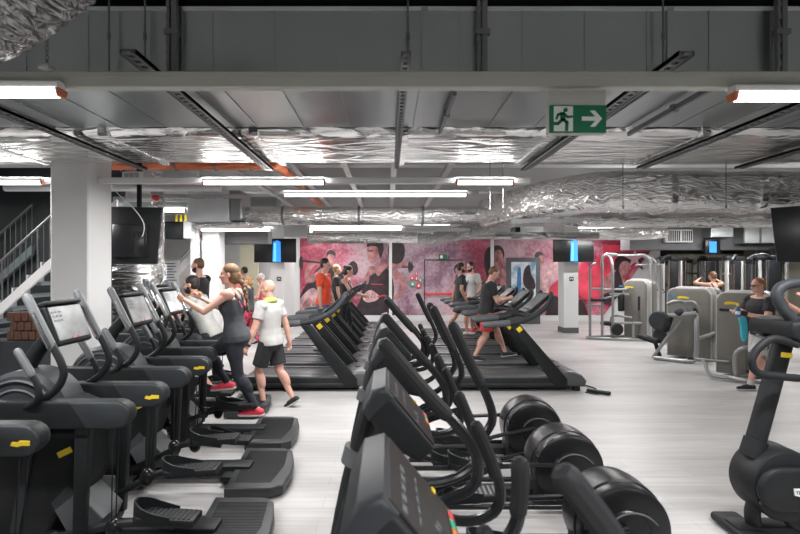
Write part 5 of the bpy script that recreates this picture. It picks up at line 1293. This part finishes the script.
# woman on the elliptical, man in white
def wom(root, c):
    g = G()
    for s in (-1, 1): g.tube([c['pel'] + c['T'] * .235 * c['k'] + c['S'] * s * .062 * c['k'] - c['F'] * .058 * c['k'], c['pel'] + c['T'] * .19 * c['k'] + c['S'] * s * .035 * c['k'] - c['F'] * .072 * c['k']], .006, 6, 1)
    obj('red_strap', g, 'c_pink', root)
person('woman with long braid in grey tank top and dark leggings stepping on an elliptical trainer', (-1.70, 5.35, 0), PI, 1.68, pelvis=(.0, 0, 1.135), lean=.08,
       feet=((-.28, .15, .30, .0), (.14, -.19, .50, .1)), hands=((.47, .22, 1.555), (.45, -.2, 1.55)), skin='skinpink', hair='long', hcol='h_brown', top='tank', tcol='c_char', bottom='leggings', bcol='c_navy', shoe='shoe_red',
       female=True, extra=wom, hyaw=.12, bulk=1.06, elbow=((-.1, .5, -1), (-.1, -.5, -1)))
def wm(root, c):
    scarf('c_lime')(root, c)
    A, E, W = c['arms'][1]; obj('wristband', G().cyl(W.lerp(E, .02), W.lerp(E, .14), .036), 'c_black', root)
person('bald man in white T-shirt and black shorts with lime towel round his neck', (-1.62, 6.62, 0), PI - .35, 1.73, lean=.03, pelvis=(0, 0, .90), feet=((.03, .12, 0, 0), (-.36, -.06, .055, .55)), hands=((.14, .36, .80), (-.1, -.32, .84)),
       skin='skinpink', hair=None, beard=None, top='tee', tcol='c_white', bottom='shorts', bcol='c_black', shoe='c_black', extra=wm, bulk=1.1, hpitch=.05, hyaw=.1)
person('bearded man with mustard neck cloth bending forward on an elliptical trainer', (-2.38, 6.62, 0), PI, 1.76, pelvis=(.06, 0, 1.0), lean=.42, feet=((-.03, .2, .2, 0), (-.1, -.18, .30, .1)), hands=((.62, .26, 1.38), (.66, -.24, 1.4)),
       skin='skinpink', hair='short', hcol='h_dark', beard='h_dark', top='tee', tcol='c_grey', bottom='shorts', bcol='c_navy', shoe='c_char', extra=scarf('c_mustard', 'neck_cloth', .034), hpitch=-.1)
person('bearded man in black printed T-shirt upright on the farthest left row machine', (-3.14, 8.05, 0), PI - .1, 1.80, pelvis=(0, 0, 1.20), lean=.05, feet=((.0, .19, .28, 0), (.1, -.19, .42, .1)), hands=((.12, .42, 1.12), (.3, -.3, 1.25)), skin='skinpink', hair='buzz', hcol='h_brown', beard='h_dark',
       top='tee', tcol='c_black', bottom='trousers', bcol='c_navy', shoe='c_char', bulk=1.08)
person('person with fair tied hair, grey top and red patterned leggings walking by the left column', (-3.42, 11.9, 0), PI, 1.68, lean=.06, feet=((.12, .09, 0, 0), (-.2, -.09, .02, .3)), hands=((.3, .2, 1.0), (.25, -.25, .95)), hair='bun', hcol='h_blond', top='tee', tcol='c_char', bottom='leggings', bcol='c_pattern', shoe='c_black', female=True, vox=.013)
person('grey haired person in pink and black vest leaning to the left in the far room', (-4.05, 13.0, 0), PI, 1.8, lean=.12, feet=((.05, .09, 0, 0), (-.1, -.09, 0, 0)), hands=((.4, .2, 1.1), (.4, -.2, 1.1)), skin='skinpink', hair='fringe', hcol='h_grey', top='tank', tcol='c_pink', bottom='shorts', bcol='c_black', vox=.014)
person('white haired person in pink vest standing under the left wall screen', (-3.38, 13.1, 0), PI, 1.74, lean=.12, feet=((.05, .09, 0, 0), (-.15, -.09, 0, 0)), hands=((.35, .2, 1.05), (.35, -.2, 1.0)), skin='skinpink', hair='short', hcol='h_grey', top='tank', tcol='c_pink', bottom='shorts', bcol='c_char', vox=.014)
person('dark clothed person far back in front of the cream warm-light panel', (-4.6, 15.4, 0), PI - .4, 1.92, feet=((.05, .09, 0, 0), (-.05, -.09, 0, 0)), hands=((.3, .15, 1.3), (.25, -.25, 1.1)), skin='skintan', hair='short', hcol='h_dark', top='tee', tcol='c_black', bottom='trousers', bcol='c_black', vox=.016)
person('man in orange T-shirt and blue trousers standing at the treadmills', (-1.32, 9.85, .22), -.15, 1.86, lean=0, feet=((.0, .09, 0, 0), (-.1, -.09, 0, 0)), hands=((.16, .26, .92), (.02, -.27, .86)), skin='skinpink', hair='short', hcol='h_dark', top='tee', tcol='c_orange', bottom='trousers', bcol='c_blue', shoe='c_white', vox=.011, bulk=1.05, hpitch=.15)
person('fair haired person in dark top behind the man in orange T-shirt', (-1.28, 11.9, .22), .2, 1.75, feet=((.05, .09, 0, 0), (-.1, -.09, 0, 0)), hair='short', hcol='h_blond', top='tee', tcol='c_black', bottom='trousers', bcol='c_black', vox=.013)
person('woman in black vest with tied dark hair looking down at her hands on a treadmill', (-.98, 10.85, .22), -.1, 1.72, lean=.06, feet=((.05, .09, 0, 0), (-.15, -.09, 0, 0)), hands=((.42, .08, 1.06), (.42, -.12, 1.06)), skin='skinpink', hair='bun', hcol='h_dark', top='tank', tcol='c_black', bottom='leggings', bcol='c_navy', female=True, vox=.011, hpitch=.3)
person('man in black T-shirt and red shorts walking on a treadmill with head bowed', (1.78, 8.82, .222), 0, 1.74, pelvis=(.02, 0, .88), lean=.12, feet=((.42, .09, .012, -.12), (-.22, -.1, .0, .12)), hands=((.42, .1, 1.12), (.42, -.08, 1.12)), skin='skinpink', hair='buzz', hcol='h_brown', beard=None,
       top='tee', tcol='c_black', bottom='shorts', bcol='c_red', shoe='c_black', hpitch=.42, bulk=1.16, elbow=((-.6, .35, -.7), (-.6, -.35, -.7)))
person('man with ponytail in black T-shirt and grey shorts striding on a far treadmill', (1.78, 11.88, .222), .05, 1.82, pelvis=(0, 0, .93), lean=.03, feet=((.18, .1, 0, 0), (-.42, -.1, .06, .6)), hands=((-.12, .3, .88), (.1, -.3, .9)), skin='skintan', hair='ponytail', hcol='h_dark', beard='h_dark', top='tee', tcol='c_black', bottom='shorts', bcol='c_char', shoe='c_white', vox=.01)
def bag(root, c):
    o = G().ell(c['pel'] + c['T'] * .17 * c['k'] - c['F'] * .09 * c['k'] - c['S'] * .05 * c['k'], (.06, .12, .17), c['B']); g2 = G().tube([c['pel'] + c['T'] * .25 * c['k'] - c['F'] * .08 * c['k'], c['nb'] + c['S'] * .07 + c['F'] * .0, c['pel'] + c['T'] * .2 * c['k'] + c['F'] * .085 * c['k'], c['pel'] + c['T'] * .08 * c['k'] + c['F'] * .07 * c['k'] - c['S'] * .08 * c['k']], .014, 6, 4)
    b = obj('shoulder_bag', o, 'c_black', root); obj('strap', g2, 'c_black', b)
person('bearded man in white T-shirt with black shoulder bag facing the ponytailed man', (2.22, 12.55, .222), PI + .5, 1.82, lean=.06, feet=((.1, .1, 0, 0), (-.2, -.1, .03, .3)), hands=((.15, .3, .95), (.28, -.2, .95)), skin='skinpink', hair='short', hcol='h_dark', beard='h_dark', top='tee', tcol='c_white', bottom='shorts', bcol='c_grey', shoe='c_red', vox=.01, hpitch=.15, extra=bag)
def glasses(root, c):
    hp, q = c['hp'], c['q']
    g = G()
    for s in (-1, 1):
        g.tube([hp(.098, s * .034 + .024 * math.cos(a), .012 + .017 * math.sin(a)) for a in [i * PI / 4 for i in range(8)]], .0035, 6, 2, True); g.cyl(hp(.09, s * .058, .016), hp(-.01, s * .08, .014), .0035, seg=6)
    g.cyl(hp(.1, -.012, .014), hp(.1, .012, .014), .003, seg=6); obj('glasses', g, 'c_black', root)
    a, b, cc = c['legs'][1][0], c['legs'][1][1], None
    m = a.lerp(b, .52); d = (b - a).normalized()
    # print on the near side of the shorts
    o = text('shorts_print', '9X9', .13, 'c_black', root, m + V((.09, .145, -.0)), (PI / 2, 0, PI), .001)
    W = c['arms'][1][2]; E = c['arms'][1][1]
    obj('glove', G().caps(W, W + (W - E).normalized() * .05, .04), 'c_black', root)
person('ginger man with glasses, black T-shirt and pale shorts printed with letters', (5.84, 7.55, 0), PI, 1.75, pelvis=(-.05, 0, .90), lean=.06, feet=((.22, .10, 0.004, 0), (-.28, -.1, .03, .35)), hands=((.30, .12, 1.19), (.30, -.12, 1.19)), skin='skinpink', hair='buzz', hcol='h_ginger', beard=None,
       top='tee', tcol='c_black', bottom='shorts', bcol='c_white', shoe='c_black', sock='c_white', bulk=1.16, extra=glasses, hpitch=.08, elbow=((-.5, .6, -.7), (-.5, -.6, -.7)))
t = thing('water_bottle', 'blue and white bottle with yellow cap in the hands of the man with glasses', 'bottle', (5.44, 7.46, 1.14))
obj('bottle_body', G().lathe((0, 0, 0), (0, 0, 1), [(.03, 0), (.034, .01), (.034, .12), (.02, .16), (.014, .17)], 16), 'c_blue', t); obj('bottle_label', G().lathe((0, 0, .04), (0, 0, 1), [(.0348, 0), (.0348, .05)], 16), 'white', t); obj('cap', G().cyl((0, 0, .165), (0, 0, .2), .02), 'yellow', t)
t = obj('towel', G().prism([(p.x, p.y) for p in catmull([(-.06, 1.12, 0), (.03, 1.14, 0), (.06, 1.0, 0), (.05, .82, 0), (.01, .76, 0), (-.03, .84, 0), (-.04, 1.0, 0)], 4, True)], -.015, .03, 'y', .012, 2), 'c_teal', None, (5.48, 7.40, 0)); tag(t, 'turquoise towel hanging from the hands of the man with glasses', 'towel')
person('seated person in dark blue shirt behind the nearest grey weight machine', (X(716, 10.9), 10.9, 0), PI, 1.76, pelvis=(0, 0, .58), lean=.1, feet=((.42, .14, 0, 0), (.42, -.14, 0, 0)), hands=((.42, .2, 1.2), (.42, -.2, 1.2)), hair='short', hcol='h_brown', skin='skinpink', top='tee', tcol='c_blue', bottom='shorts', bcol='c_black', vox=.012)
person('person in black vest pulling a cable with raised arms as reflected in the mirrors', (X(713, 13.2), 13.2, 0), PI / 2 + .3, 1.78, feet=((.05, .12, 0, 0), (-.1, -.12, 0, 0)), hands=((.25, .2, 1.6), (.3, -.4, 1.62)), hair='short', hcol='h_brown', skin='skintan', top='tank', tcol='c_black', bottom='shorts', bcol='c_black', vox=.013)  # solid figure standing in for a mirror reflection
person('person in black lying back with raised arms at the right edge', (X(798, 9.6), 9.55, 0), PI, 1.76, pelvis=(.12, 0, .62), lean=-.75, feet=((.55, .16, 0, 0), (.55, -.16, 0, 0)), hands=((.1, .2, 1.35), (.18, -.2, 1.32)), hair='short', hcol='h_dark', skin='skinpink', top='tank', tcol='c_black', bottom='shorts', bcol='c_black', vox=.012, hpitch=.3)

# ------------------------------------------------------------------ world, camera
w = bpy.data.worlds.new('World'); SC.world = w; w.use_nodes = True
bg = w.node_tree.nodes['Background']; bg.inputs[0].default_value = (.92, .96, 1.0, 1); bg.inputs[1].default_value = 1.0
cam = bpy.data.cameras.new('Camera'); co = bpy.data.objects.new('Camera', cam); COL.objects.link(co)
co.location = (0, 0, CAMZ); co.rotation_euler = (PI / 2, 0, 0)
cam.sensor_width = 36; cam.lens = F_PX / 800 * 36; cam.shift_x = 12 / 800; cam.shift_y = 1 / 800
cam.dof.use_dof = True; cam.dof.focus_distance = 6.5; cam.dof.aperture_fstop = 3.2
cam.clip_start = .05
SC.camera = co
vs = SC.view_settings; vs.view_transform = 'Standard'; vs.look = 'None'; vs.exposure = -.27; vs.gamma = 1; vs.use_curve_mapping = False
